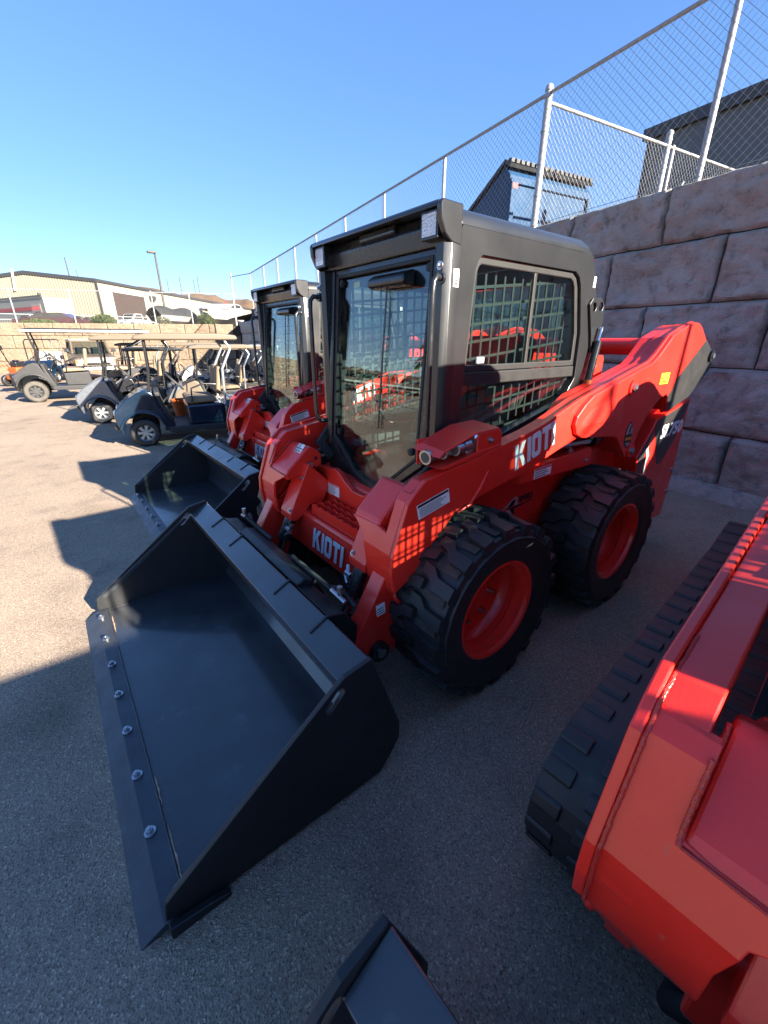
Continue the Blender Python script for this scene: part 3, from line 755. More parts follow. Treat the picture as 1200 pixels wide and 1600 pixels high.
        while x > -1.04:
            zb = max(1.05 + (-x - .15) * .20, 1.06); zt = 1.80 if x > -.94 else 1.80 - (-.94 - x) * 1.6
            g.box(x - .006, x + .006, min(t0,t1), max(t0,t1), zb, zt); x -= .066
        z = 1.00
        while z < 1.86:
            P = []
            for xx in (-.185, -1.045):
                zz = z + .10 * (-xx - .15); P.append((xx, zz))
            (xa, za), (xb, zb) = P
            lo0 = 1.06
            if za >= 1.03 and zb <= 1.86:
                g.prism([(xa, za-.006), (xb, zb-.006), (xb, zb+.006), (xa, za+.006)], 'y', t0 - .0012*s, t1 + .0012*s)
            z += .072
        g.build('window_grille', MESHB, c)
        # grab handle at the corner post
        q = MB(); q.tube([(-.012,.470*s,1.742),(.020,.476*s,1.745),(.038,.480*s,1.725),(.042,.480*s,1.68),(.042,.478*s,1.14),(.038,.474*s,1.095),(.020,.466*s,1.075),(-.012,.456*s,1.078)], .0125, 10)
        q.cyl((-.016,.470*s,1.742),(-.004,.470*s,1.742), .022, 12)
        q.build('grab_handle', SATIN, c, smooth=50)
        q = MB(); bolt(q, (-.012,.462*s,1.785), (1,0,0), .010, .010); q.build('handle_bolt', ZINC, c)
        # rear lift bracket with two holes, gas strut
        q = MB(); o = [(-1.085,1.70),(-1.11,1.73),(-1.20,1.735),(-1.245,1.70),(-1.255,1.62),(-1.235,1.56),(-1.26,1.52),(-1.235,1.46),(-1.18,1.46),(-1.15,1.55)]
        plate(q, o, [circ(-1.135,1.688,.022), circ(-1.205,1.692,.022)], 'y', .488 * s, .500 * s); q.build('lift_bracket', CABG, c, bevel=.003)
        q = MB(); q.use(SATIN); q.cyl((-1.20,.52*s,1.52), (-1.165,.52*s,1.31), .020, 14); q.use(CHROME); q.cyl((-1.215,.52*s,1.59), (-1.20,.52*s,1.52), .010, 10)
        q.use(ORANGE); q.cyl((-1.166,.52*s,1.315),(-1.156,.52*s,1.255), .0225, 14); q.use(WHITE); q.cyl((-1.156,.52*s,1.255),(-1.148,.52*s,1.205), .0225, 14); q.build('gas_strut', None, c, smooth=40)
    sticker((-.060, .4868, 1.715), (-1,0,0), (0,0,1), .030, .062, c, 'small_label', None, 3)
    q = MB(); q.use(REDINK); q.prism([(-.068,1.722),(-.082,1.722),(-.075,1.745)], 'y', .489, .4895); q.build('warning_mark', None, c)
    sticker((-1.105, .4868, 1.78), (-1,0,0), (0,0,1), .022, .05, c, 'small_label', None, 2)
    q = MB(); q.box(-.0675,-.0665,-.255,-.205,1.775,1.80); tilt(q); q.build('yellow_label', YELLOW, c)
    q = MB(); q.prism([(-.52,1.56),(-.585,1.56),(-.565,1.64),(-.54,1.64)], 'y', -.4555, -.4545); q.build('white_label', WHITE, c)
    # rear glass, seat, levers
    q = MB(); q.box(-1.083, -1.078, -.358, .358, 1.322, 1.818); q.build('rear_window', GLASS, c)
    q = MB(); q.box(-1.02, -.10, -.445, .445, .60, .64); q.box(-1.06,-1.02,-.445,.445,.60,1.10); q.box(-.95,-.10,.428,.446,.62,1.0); q.box(-.95,-.10,-.446,-.428,.62,1.0); q.build('cab_floor', INTER, c)
    q = MB(); q.box(-.90,-.42,-.24,.24,.86,.98); q.box(-.86,-.46,-.22,.22,.62,.86)
    i0 = len(q.v); q.box(-.08,.04,-.23,.23,0,.58); q.xf(i0, Matrix.Translation((-.90,0,.98)) @ Matrix.Rotation(R(-10), 4, 'Y'))
    q.build('seat', SEAT, c, bevel=.035, seg=3)
    for s in (-1, 1):
        q = MB(); q.box(-.75,-.38,min(.27*s,.36*s),max(.27*s,.36*s),1.06,1.10); q.box(-.70,-.60,min(.29*s,.34*s),max(.29*s,.34*s),.64,1.06)
        q.tube([(-.36,.315*s,1.06),(-.30,.31*s,1.14),(-.29,.305*s,1.22)], [.012,.012,.024], 10); q.build('control_lever', INTER, c, bevel=.012)
        q = MB(); q.box(-.26,-.14,min(.07*s,.20*s),max(.07*s,.20*s),.72,.74); q.build('foot_pedal', SATIN, c, bevel=.006)
    q = MB(); q.box(-.34,-.10,-.42,-.40,.86,1.05); q.tube([(-.12,-.36,.98),(-.12,-.36,1.62)], .010, 6); q.build('door_latch_rod', SATIN, c)
    return c

def chassis(root, track=False):
    ch = MB()
    ch.prism([(.05,.40),(.05,.76),(-.05,.80),(-.40,.86),(-1.75,.92),(-1.75,.40),(-1.55,.24),(-.10,.24)], 'y', -.528, .528)
    c = ch.build('chassis', RED, root, bevel=.012)
    q = MB(); q.prism([(-.50,.36),(.50,.36),(.50,.80),(.44,.815),(.23,.840),(.19,.83),(.127,.79),(.045,.755),(-.045,.755),(-.127,.79),(-.19,.83),(-.23,.840),(-.44,.815),(-.50,.80)], 'x', .050, .085)
    q.build('front_plate', RED, c, bevel=.006)
    q = MB(); q.prism([(.255,.595),(.262,.58),(.285,.395),(.275,.375),(.09,.375),(.09,.60)], 'y', -.47, .47); st = q.build('step_panel', RED, c, bevel=.008)
    # serrated step bars
    for k in range(4):
        q = MB(); x = .235 - .042 * k; n = 14; pts = []
        for i in range(n + 1):
            pts.append((-.24 + .48*i/n, .655 + (.012 if i % 2 else 0)))
        q.prism(pts + [(.24,.602),(-.24,.602)], 'x', x - .004, x + .004); q.build('step_tread', RED, c)
    for yy in (-.24, .232, -.004):
        q = MB(); q.box(.10, .24, yy, yy+.008, .602, .65); q.build('step_tread', RED, c)
    block_letters('KIOTI', .118, (.2895, -.165, .432), (0,1,0), (-.023,0,.19), SILVERL, 'maker_lettering', c, .315, shear=.06)
    sticker((.0858, -.385, .676), (0,1,0), (0,0,1), .20, .066, c, 'warning_sticker', REDINK, 6, WHITE, .12)
    # rails over the wheels
    for s in (-1, 1):
        q = MB(); q.prism([(-.436,.935),(-.447,.868),(-1.13,.848),(-1.13,.94),(-1.10,.962)], 'y', .54 * s, .640 * s); rl = q.build('step_rail', RED, c, bevel=.006)
        for pp, nn, rr, hh in (((-.56,.60*s,.947),(0,0,1),.012,.016), ((-.95,.60*s,.956),(0,0,1),.012,.016), ((-1.07,.640*s,.89),(0,s,0),.008,.008)):
            q = MB(); bolt(q, pp, nn, rr, hh); q.build('rail_bolt', ZINC, rl)
        q = MB(); q.prism([(.02,.76),(-.30,.86),(-1.5,.96),(-1.5,1.10),(-.9,1.02),(-.3,.90)], 'y', .45*s, .535*s); q.build('inner_fender', BLACKS, c)
        q = MB(); q.prism(UPR, 'y', .50 * s, .672 * s); u = q.build('rear_upright', RED, c, bevel=.008)
        yy0, yy1 = .672 * s, .6745 * s
        q = MB(); q.use(DECAL)
        q.prism([(-2.385,1.118),(-1.895,1.030),(-1.875,.985),(-1.93,.90),(-1.99,.80),(-2.06,.70),(-2.13,.70),(-2.20,.77),(-2.29,.85)], 'y', yy0, yy1)
        q.prism([(-1.865,.975),(-1.715,.805),(-1.76,.645),(-1.83,.61),(-1.80,.72),(-1.80,.80),(-1.87,.90)], 'y', yy0, yy1)
        q.use(LGREY); q.prism([(-1.875,.945),(-1.80,.845),(-1.835,.80),(-1.815,.72),(-1.86,.62),(-1.89,.60),(-1.855,.73),(-1.875,.80),(-1.835,.85)], 'y', yy1, yy1 + .001*s)
        q.build('charcoal_decal', None, u)
        if s > 0:
            place_text('SL750', .125, (-1.985,.675,.895), (-1,0,.02), (.10,0,1), WHITE, 'model_lettering', u, depth=.0015, offset=.0045, fit=.38, shear=.12)
        for (x, z) in ((-2.40,.60),(-2.41,.42)): q = MB(); q.cyl((x,.672*s,z),(x,.684*s,z), .016, 10); q.build('upright_bolt', ZINC, u)
        if s > 0:
            x0, z0 = -.50, .672
            q = MB(); q.use(INK); q.prism([(x0,z0+.012),(x0-.10,z0+.058),(x0-.085,z0+.02)], 'y', .528,.530); q.prism([(x0-.045,z0+.008),(x0-.25,z0+.020),(x0-.25,z0+.013),(x0-.09,z0-.002),(x0-.10,z0-.048),(x0-.075,z0-.020)], 'y', .528,.530)
            q.use(LGREY); q.prism([(x0+.012,z0+.010),(x0-.085,z0+.066),(x0-.03,z0+.02)], 'y', .5285,.5305); q.prism([(x0-.015,z0+.006),(x0-.085,z0-.046),(x0-.05,z0+.0)], 'y', .5285,.5305)
            sp = q.build('speed_decal', None, c)
            place_text('2', .062, (x0-.088,.5295,z0+.020), (-1,0,.06), (.15,0,1), LGREY, 'speed_numeral', sp, .001, .003)
            place_text('SPEED', .045, (x0-.130,.5295,z0+.026), (-1,0,.06), (.15,0,1), INK, 'speed_lettering', sp, .001, .002, fit=.13)
    sticker((-.56,.6405,.872), (-1,0,.03), (0,0,1), .15, .052, c, 'warning_sticker', REDINK, 3, WHITE, .2)
    # engine cover, tail, cross tube, arm links
    q = MB(); q.prism([(-1.25,.90),(-1.25,1.18),(-1.50,1.22),(-2.30,1.12),(-2.38,1.0),(-2.38,.30),(-2.1,.26),(-1.75,.30)], 'y', -.498, .498); q.build('engine_cover', DGREYP, c, bevel=.02)
    q = MB(); q.cyl((-1.80,-.56,1.487),(-1.80,.56,1.487), .052, 24); q.build('cross_tube', RED, c, smooth=40)
    for s in (-1, 1):
        q = MB(); plate(q, [(-1.36,1.16),(-1.50,1.16),(-1.50,1.42),(-1.48,1.44),(-1.38,1.44),(-1.36,1.42)], [circ(-1.40,1.39,.022,12)], 'y', .40*s, .425*s); q.build('pivot_bracket', RED, c, bevel=.003)
        q = MB(); q.use(SATIN); q.cyl((-1.70,.60*s,1.10),(-1.15,.60*s,.99), .042, 16); q.use(CHROME); q.cyl((-1.15,.60*s,.99),(-.62,.585*s,1.0), .026, 14); q.build('lift_cylinder', None, c, smooth=40)
        q = MB(); q.tube([(-.05,.50*s,1.00),(-.18,.50*s,1.09),(-.30,.50*s,1.115)], .022, 10); q.build('work_hose_guard', CHROME if s > 0 else HOSE, c, smooth=50)
        for k in range(3):
            q = MB(); q.tube([(-.03 + .02*k,.42*s,.86),(.02+.02*k,.455*s,.95),(-.06,.48*s,1.02+.02*k),(-.20,.49*s,1.04+.02*k)], .014, 8); q.build('hydraulic_hose', HOSE, c, smooth=60)
        q = MB(); q.tube([(.10,.30*s,.40),(.14,.36*s,.33),(.18,.43*s,.24),(.16,.47*s,.17),(.08,.46*s,.16),(.0,.42*s,.24)], .026, 10); q.build('hydraulic_hose', HOSE, c, smooth=60)
    q = MB(); q.use(ZINC); q.cyl((.02,.52,.985),(.055,.56,.985), .022, 14); q.cyl((.055,.56,.985),(.062,.568,.985), .016, 12); q.use(INTER); q.cyl((.062,.568,.985),(.0625,.569,.985), .011, 12); q.use(ALU); q.cyl((-.03,.50,1.01),(-.01,.56,1.02), .02, 10); q.build('line_fitting', None, c, smooth=40)
    return c

def track(root, s):
    """rubber track with its rollers on one side"""
    y0, y1 = .50 * s, .872 * s
    F, B_, r = (-.14, .262), (-1.72, .30), .245
    path = []
    for i in range(15): a = math.pi/2 - math.pi*i/14; path.append((F[0] + r*math.cos(a), F[1] + r*math.sin(a)*.98))
    path += [(F[0] - (F[0]-B_[0])*i/6, F[1] - r*.98) for i in range(1, 6)]
    for i in range(15): a = -math.pi/2 - math.pi*i/14; path.append((B_[0] + r*math.cos(a), B_[1] + r*math.sin(a)*.98 + (.10 if i > 9 else 0) - .055*(i < 4)))
    path += [(B_[0] + (F[0]-B_[0])*i/6, F[1] + r*.98 + .10*(1 - i/6)) for i in range(1, 6)]
    t = MB(); t.use(TYRE); t.ringpanel(path, inset(path, .045), 'y', y0, y1)
    n = len(path); acc = 0; step = .10
    for i in range(n):
        a = Vector(path[i]); b = Vector(path[(i+1) % n]); L = (b - a).length; d = (b - a) / max(L, 1e-6); nn = Vector((-d.y, d.x))
        c = (a + b) / 2
        ctr = Vector((-.9, .35))
        if (c + nn - ctr).length < (c - nn - ctr).length: nn = -nn
        pos = step - acc
        while pos < L:
            p = a + d * pos
            for (ya, yb, o) in ((.505,.60,0),(.645,.745,.02),(.79,.870,0)):
                q = [p + d*(o-.028), p + d*(o+.028)]
                V = []
                for yy in (ya*s, yb*s):
                    for w in (q[0], q[1], q[1] + nn*.009 - d*.010, q[0] + nn*.009 + d*.010): V.append((w.x, yy, w.y))
                t.add(V, [(0,1,2,3),(7,6,5,4),(0,4,5,1),(1,5,6,2),(2,6,7,3),(3,7,4,0)])
            pos += step
        acc = (acc + L) % step
    o = t.build('rubber_track', None, root, bevel=.004)
    for (x, z, q) in ((F[0],F[1],.22),(B_[0],B_[1]+.08,.22),(-.55,.12,.085),(-.92,.12,.085),(-1.29,.12,.085)):
        w = MB(); w.lathe([(q,.0),(q,.10),(q*.7,.12),(q*.3,.13),(0,.13)], (x,.66*s,z) if s > 0 else (x,.66*s-.13,z), 'y', 28); w.build('track_roller', SATIN, o, smooth=35)
    w = MB(); w.box(-1.6,-.2,min(.60*s,.72*s),max(.60*s,.72*s),.20,.42); w.build('track_frame', RED, o, bevel=.01)
    return o

def loader(name, tracked=False):
    root = empty(name)
    chassis(root, tracked)
    for s in (1, -1): lift_arm(root, s, tracked)
    coupler_block(root)
    cab(root); bk = bucket(root)
    if tracked: bk.location.y = .04
    for s in (1, -1):
        if tracked: track(root, s)
        else:
            wheel(root, -.075, s); wheel(root, -1.19, s)
    return root

L1 = loader('skid_steer_loader')
tag(L1, 'red wheeled loader with charcoal cab and black bucket, the whole machine in the foreground', 'loader', 'red loaders parked in a row')
L2 = copy_tree(L1); L2.location = (-.538, -2.2195, 0); L2.rotation_euler[2] = .007
L2['label'] = 'red wheeled loader partly hidden behind the foreground loader, beside the dark blue golf cart'
L4 = copy_tree(L1); L4.location = (.95, 4.46, 0)
L4['label'] = 'red wheeled loader parked beyond the tracked loader, outside the right edge'
L3 = loader('track_loader', True)
tag(L3, 'red loader on rubber tracks whose arm fills the lower right corner', 'loader', 'red loaders parked in a row')
L3.location = (.31, 2.266, 0); L3.rotation_euler[2] = .06

# ------------------------------------------------------------------ the yard: ground, walls, fences, hills
g = MB(); g.add([(-400,-400,0),(400,-400,0),(400,400,0),(-400,400,0)], [(0,1,2,3)])
tag(g.build('asphalt_lot', ASPHALT), kind='structure')
WD = Vector((.153, .988, 0)).normalized(); WN = Vector((-WD.y, WD.x, 0)); WO = Vector((-4.054, .247, 0)); WRZ = math.atan2(WD.y, WD.x)
def onwall(s, n, z): return WO + WD * s + WN * n + Vector((0, 0, z))

def block_wall(name, material, origin, rz, courses, runs, fine=None, relief=.035, seed=0):
    """courses: (z0, z1, setback); runs(row) -> list of block (x0, x1). Local x along the wall, -y faces the yard"""
    mb = MB()
    for ri, (z0, z1, sb) in enumerate(courses):
        for (x0, x1) in runs(ri):
            near = fine and fine(x0)
            nx, nz = (40, 22) if near else (14, 8)
            g0 = .008; X0, X1, Z0, Z1 = x0 + g0, x1 - g0, z0 + g0*.7, z1 - g0*.7
            rnd = noise.noise((x0*3.1, z0*5.3, seed)) * .022
            V = []
            for j in range(nz + 1):
                for i in range(nx + 1):
                    u, w = i / nx, j / nz
                    x = X0 + (X1 - X0) * u; z = Z0 + (Z1 - Z0) * w
                    ed = min(u * (X1-X0), (1-u) * (X1-X0), w * (Z1-Z0), (1-w) * (Z1-Z0))
                    k = min(1, ed / .024); k = 1 - (1 - k) ** 2
                    d = (noise.noise((x*2.2, z*2.6, seed + ri)) * .7 + noise.noise((x*6.5, z*7.5, seed + 9)) * .35 + noise.noise((x*17, z*19, seed + 3)) * .24 + abs(noise.noise((x*3.2 + z*2, z*5.5 - x, seed + 41))) * .8 + noise.noise((x*34, z*38, seed + 8)) * .10)
                    jx = noise.noise((x*5, z*5, seed + 20)) * .006 if 0 < i < nx else noise.noise((x, z*6, 4)) * .008
                    jz = noise.noise((x*6, z, seed + 30)) * .008
                    V.append((x + jx, sb + .026 * (1 - k) + (rnd - d * relief - .012) * k, z + jz))
            F = [(j*(nx+1)+i, j*(nx+1)+i+1, (j+1)*(nx+1)+i+1, (j+1)*(nx+1)+i) for j in range(nz) for i in range(nx)]
            o = len(V)
            top = [(V[nz*(nx+1)+i][0], sb + .55, V[nz*(nx+1)+i][2]) for i in range(nx+1)]
            V += top
            F += [(nz*(nx+1)+i, nz*(nx+1)+i+1, o+i+1, o+i) for i in range(nx)]
            l = [j*(nx+1) for j in range(nz+1)]; o2 = len(V)
            V += [(V[q][0], sb + .55, V[q][2]) for q in l] + [(V[q+nx][0], sb + .55, V[q+nx][2]) for q in l]
            F += [(l[j], l[j+1], o2+j+1, o2+j) for j in range(nz)] + [(l[j]+nx, o2+nz+1+j, o2+nz+2+j, l[j+1]+nx) for j in range(nz)]
            mb.add(V, F)
    o = mb.build(name, material, smooth=75, recalc=False)
    o.location = origin; o.rotation_euler = (0, 0, rz)
    return o
cz = [0., .635, 1.27, 1.875, 2.46, 2.975]
def rruns(r):
    off = -.79 if r % 2 == 0 else -.16
    W = 1.165; out = []
    k0 = int((-24 - off) / W); x = off + k0 * W
    while x < 15:
        j = .03 * noise.noise((x, r, 2)); 
        if not (r == 4 and x < -20.5): out.append((x, x + W))
        x += W
    return out
rw = block_wall('retaining_wall', GREYSTONE, WO, WRZ, [(cz[i], cz[i+1], .012*i) for i in range(5)], rruns, lambda x: -9 < x < 3, relief=.060, seed=1)
tag(rw, 'tall grey block retaining wall in shade with the chain link fence on top', 'retaining wall')
jb = MB(); jb.box(-24, 15, .06, .5, 0, 2.38); jb.box(-20.4, 15, .11, .5, 2.38, 2.94); j = jb.build('joint_backing', JOINT, rw)
ft = MB(); 
V = []; n = 160
for i in range(n + 1):
    x = -24 + 39*i/n; w = .10 + .03*noise.noise((x*2, 0, 0)) + .02 * noise.noise((x*7, 3, 0)); h = .135 + .02*noise.noise((x*3, 5, 0))
    V += [(x, -w - .05, 0), (x, -w, h*.75), (x, -w*.6, h), (x, .05, h)]
ft.add(V, [(i*4+q, (i+1)*4+q, (i+1)*4+q+1, i*4+q+1) for i in range(n) for q in range(3)])
ft.build('footing', GREYSTONE, rw, smooth=50)
BD = Vector((-.911, .412, 0)); BO = Vector((-7.55, -22.45, 0)) - BD * 24; BRZ = math.atan2(BD.y, BD.x); BNn = Vector((-BD.y, BD.x, 0))
def bruns(r):
    W = 1.22; x = -6 + (.35 if r % 2 else -.28); out = []
    while x < 23.2: out.append((x, min(x + W, 24.0))); x += W
    return out
bw = block_wall('retaining_wall', TANSTONE, BO, BRZ, [(-.02 + .595*i, .575 + .595*i, .01*i) for i in range(4)], bruns, lambda x: True, relief=.03, seed=5)
tag(bw, 'sunlit tan block retaining wall behind the golf carts', 'retaining wall')
jb = MB(); jb.box(-6, 24, .06, .5, 0, 2.27); jb.build('joint_backing', JOINT, bw)

# a few loose stones on the asphalt
gr = MB(); rnd = random.Random(11)
for i in range(420):
    x = rnd.uniform(-3.2, 2.6); y = rnd.uniform(-6, 2.2); s = rnd.choice((.002,.003,.003,.004,.006))
    a = rnd.uniform(0, 3); c, d = math.cos(a)*s, math.sin(a)*s
    gr.add([(x-c,y-d,.0005),(x+d,y-c,.0005),(x+c,y+d,.0005),(x-d,y+c,.0005),(x+s*.1,y,s*.9)], [(0,1,4),(1,2,4),(2,3,4),(3,0,4)])
tag(gr.build('loose_grit', mat('pale_grit', (.42,.38,.33), .9, var=.3, vscale=9), recalc=False), kind='stuff')
# raised ground behind both walls
t = MB(); t.add([onwall(-30,.45,2.86), onwall(80,.45,2.86), onwall(80,120,2.86), onwall(-30,120,2.86)], [(0,1,2,3)])
tag(t.build('upper_yard_ground', DIRT), kind='structure')
t = MB(); t.add([BO - BD*80 + BNn*.3 + Vector((0,0,2.3)), BO + BD*90 + BNn*.3 + Vector((0,0,2.3)), BO + BD*90 + BNn*170 + Vector((0,0,2.3)), BO - BD*80 + BNn*170 + Vector((0,0,2.3))], [(0,1,2,3)])
tag(t.build('back_yard_ground', DIRT), kind='structure')
t = MB(); V = []; NX, NY = 26, 12                      # dark slope standing in for the shaded, tapering end of the grey wall
for j in range(NY + 1):
    for i in range(NX + 1):
        u, w = i / NX, j / NY
        p = onwall(-25.2 + 5.4*u, .42 + 3.2*w, 0)
        h = 2.3 + .72 * min(1, max(0, u*1.15)) ** .8 * (1 - .3*w) + .05 * noise.noise(p * 1.7)
        V.append((p.x, p.y, h))
t.add(V, [(j*(NX+1)+i, j*(NX+1)+i+1, (j+1)*(NX+1)+i+1, (j+1)*(NX+1)+i) for j in range(NY) for i in range(NX)])
tag(t.build('shaded_wall_end', mat('wall_end_shade', (.085,.075,.07), .95, var=.35, vscale=3, bmp=.8, bscale=14), smooth=60), kind='structure')

def ridge(a):
    k = min(1, max(0, (a + 1.05) / .35)); f = .30 + .70 * k*k*(3 - 2*k)
    return f * .88 * (27 + 5*noise.noise((a*5, 1, 0)) + 2.2*noise.noise((a*23, 4, 0)) + 1.2*noise.noise((a*61, 7, 0)) + 4.5*max(0, min(.7, -a) - .35))
h = MB(); NA, NR = 420, 22; V = []
for i in range(NA + 1):
    a = R(-135) + R(165) * i / NA; d = heading(a)
    for j in range(NR + 1):
        r_ = 170 + 190 * j / NR; k = min(1, max(0, (r_ - 170) / 95)); k = k*k*(3 - 2*k)
        p = CAM_POS + d * r_
        z = 1.5 + (ridge(a) - 1.5) * k + (2.6*noise.noise(p*.05) + 1.3*noise.noise(p*.13) + .8*noise.noise(p*.4)) * k
        V.append((p.x, p.y, z))
h.add(V, [(i*(NR+1)+j, (i+1)*(NR+1)+j, (i+1)*(NR+1)+j+1, i*(NR+1)+j+1) for i in range(NA) for j in range(NR)])
tag(h.build('desert_hills', HILL, smooth=70), kind='structure')

# ---- chain link fences
def chain_link(mb, p0, p1, z0, z1, cell=.085, r=.0019):
    p0, p1 = Vector(p0), Vector(p1); L = (p1 - p0).length; d = (p1 - p0) / L; H = z1 - z0; n = int((L + H) / cell)
    side = Vector((-d.y, d.x, 0))
    for sg in (1, -1):
        for i in range(n):
            a = -H + i * cell if sg > 0 else i * cell
            # wire from (a, z0) rising at 45 degrees
            x0, zz0, x1, zz1 = (a, z0, a + H, z1) if sg > 0 else (a, z0, a - H, z1)
            if sg > 0:
                if x0 < 0: zz0 += -x0; x0 = 0
                if x1 > L: zz1 -= x1 - L; x1 = L
            else:
                if x0 > L: zz0 += x0 - L; x0 = L
                if x1 < 0: zz1 -= -x1; x1 = 0
            if zz1 - zz0 < .02: continue
            A = p0 + d*x0 + side*.002*sg + Vector((0,0,zz0)); B = p0 + d*x1 + side*.002*sg + Vector((0,0,zz1))
            mb.tube([A, B], r, 3, caps=False)
WIRE = mat('galvanised_wire', (.20, .205, .21), .5, metal=.3, var=.05)
def post_part(fence, p, z0, z1, r, cap=True, bands=False):
    m = MB(); m.cyl((p.x,p.y,z0), (p.x,p.y,z1), r, 14)
    if cap: m.lathe([(r*1.15,-.03),(r*1.15,.0),(r*.9,.025),(r*.4,.04),(0,.043)], (p.x,p.y,z1), 'z', 14)
    if bands:
        for k in range(5):
            zz = z0 + .15 + (z1 - z0 - .25) * k / 4; m.cyl((p.x,p.y,zz), (p.x,p.y,zz+.022), r*1.18, 14)
    return m.build('post', GALV, fence, smooth=40)
def yp(s, n=.17): v = onwall(s, n, 0); return v
fr = empty('chain_link_fence', tuple(onwall(-20.2, .17, 0)) ); fr.location = (0, 0, 0)
tag(fr, 'long chain link fence running along the top of the grey block wall', 'fence')
ps = [-20.1,-17.6,-15.5,-13.35,-11.28,-9.17,-7.10,-4.95,-2.74,-.63,1.5,3.6,5.7,7.8]
for s in ps: post_part(fr, yp(s), 2.86, 4.50 if s == -2.74 else 4.42, .045 if s == -2.74 else .030, s == -2.74, s == -2.74)
m = MB(); a, b = yp(-20.1), yp(9); m.cyl((a.x,a.y,4.445), (b.x,b.y,4.445), .021, 10); m.build('top_rail', GALV, fr, smooth=40)
m = MB(); chain_link(m, yp(-20.1,.14), yp(9,.14), 2.97, 4.44); m.build('wire_mesh', WIRE, fr, recalc=False)
m = MB(); a, b = yp(-20.1,.14), yp(9,.14); m.cyl((a.x,a.y,3.02), (b.x,b.y,3.02), .003, 6); m.build('tension_wire', WIRE, fr)
fx = empty('chain_link_fence')
tag(fx, 'short chain link cross fence leading away from the wall past the blue bin', 'fence')
for n_, z1, r_ in ((2.86,4.52,.045),(3.02,4.36,.030),(6.0,4.4,.03)): post_part(fx, onwall(-2.74, n_, 0), 2.86, z1, r_, True, n_ == 2.86)
m = MB(); a, b = onwall(-2.74,.20,4.36), onwall(-2.74,6.0,4.36); m.cyl(a, b, .021, 10); m.build('top_rail', GALV, fx, smooth=40)
m = MB(); chain_link(m, onwall(-2.74,.2,0), onwall(-2.74,2.82,0), 2.9, 4.36); chain_link(m, onwall(-2.74,3.05,0), onwall(-2.74,6,0), 2.9, 4.34); m.build('wire_mesh', WIRE, fx, recalc=False)
m = MB(); a, b = onwall(-2.74,3.06,2.95), onwall(-2.74,3.5,4.0); m.cyl(a, b, .012, 8); m.build('brace', GALV, fx)
fb = empty('chain_link_fence')
tag(fb, 'chain link fence standing on the sunlit tan wall behind the golf carts', 'fence')
def bp(x, n=.15): return BO + BD*x + BNn*n
xs = [24.0 - q for q in (.15, 2.35, 4.15, 5.95, 7.85, 10.4, 13.1, 15.9, 18.7, 21.5)]
for i, x in enumerate(xs): post_part(fb, bp(x), 2.3, 4.75 if i == 0 else 3.85, .045 if i == 0 else .030, True)
m = MB(); a, b = bp(1), bp(23.9); m.cyl((a.x,a.y,3.82), (b.x,b.y,3.82), .021, 8); m.build('top_rail', GALV, fb, smooth=40)
m = MB(); a, b = bp(23.85), yp(-20.1); m.cyl((a.x,a.y,4.62), (b.x,b.y,4.445), .021, 8); m.build('top_rail', GALV, fb, smooth=40)
m = MB(); chain_link(m, bp(1,.12), bp(23.85,.12), 2.36, 3.82, .10, .0018); m.build('wire_mesh', WIRE, fb, recalc=False)
# low rail fence farther back
fl = empty('pipe_rail_fence'); tag(fl, 'low pale pipe rail fence in front of the cream metal building', 'fence')
for k in range(13):
    p = Vector((4.4 - 1.55*k, -32.0 + .12*k, 0)); m = MB(); m.cyl((p.x,p.y,2.3),(p.x,p.y,2.98), .028, 8); m.build('post', GALV, fl, smooth=40)
for z in (2.95, 2.66):
    m = MB(); m.cyl((4.4,-32.0,z),(4.4-1.55*12,-30.56,z), .022, 8); m.build('rail', GALV, fl, smooth=40)

# ---- buildings
def pt(o, u, w, a, b, z): v = o + u*a + w*b; return (v.x, v.y, z)
def orient_box(mb, o, u, w, a0, a1, b0, b1, z0, z1):
    V = [pt(o,u,w,a,b,z) for z in (z0,z1) for a,b in ((a0,b0),(a1,b0),(a1,b1),(a0,b1))]
    mb.add(V, [(0,3,2,1),(4,5,6,7),(0,1,5,4),(1,2,6,5),(2,3,7,6),(3,0,4,7)])
O1 = Vector((-5.0,-56.5,0)); U1 = Vector((.744,-.668,0)); W1 = Vector((-.668,-.744,0))
b1 = empty('metal_building', tuple(O1)); b1.location = (0,0,0)
tag(b1, 'long cream sheet metal building with dark roof trim and a brown roll up door', 'building')
m = MB(); GW, LN, EV, PK = 15.6, 46, 7.55, 8.35
gab = [(0,2.3),(GW,2.3),(GW,EV),(GW/2,PK),(0,EV)]
V = [pt(O1,U1,W1,a,0,z) for a,z in gab] + [pt(O1,U1,W1,a,LN,z) for a,z in gab]
m.add(V, [(0,1,2,3,4),(9,8,7,6,5),(0,5,6,1),(1,6,7,2),(2,7,8,3),(3,8,9,4),(4,9,5,0)])
k = 0
while k * .30 < GW - .2:
    a = .12 + k*.30; zt = EV + (PK - EV) * (1 - abs(a - GW/2) / (GW/2)); orient_box(m, O1, U1, W1, a, a + .11, -.05, -.001, 2.3, zt - .12); k += 1
k = 0
while k * .45 < LN - .3:
    b = .2 + k*.45
    if not (1.7 < b < 8.6): orient_box(m, O1, U1, W1, -.022, -.001, b, b + .08, 2.3, EV - .12)
    k += 1
m.build('wall', CREAM, b1)
m = MB()
for (a0,z0,a1,z1) in ((-.12,EV,GW/2,PK+.02),(GW/2,PK+.02,GW+.12,EV)):
    V = [pt(O1,U1,W1,a,b,z) for b in (-.12,.0) for a,z in ((a0,z0-.26),(a1,z1-.26),(a1,z1+.06),(a0,z0+.06))]
    m.add(V, [(0,1,2,3),(7,6,5,4),(0,4,5,1),(1,5,6,2),(2,6,7,3),(3,7,4,0)])
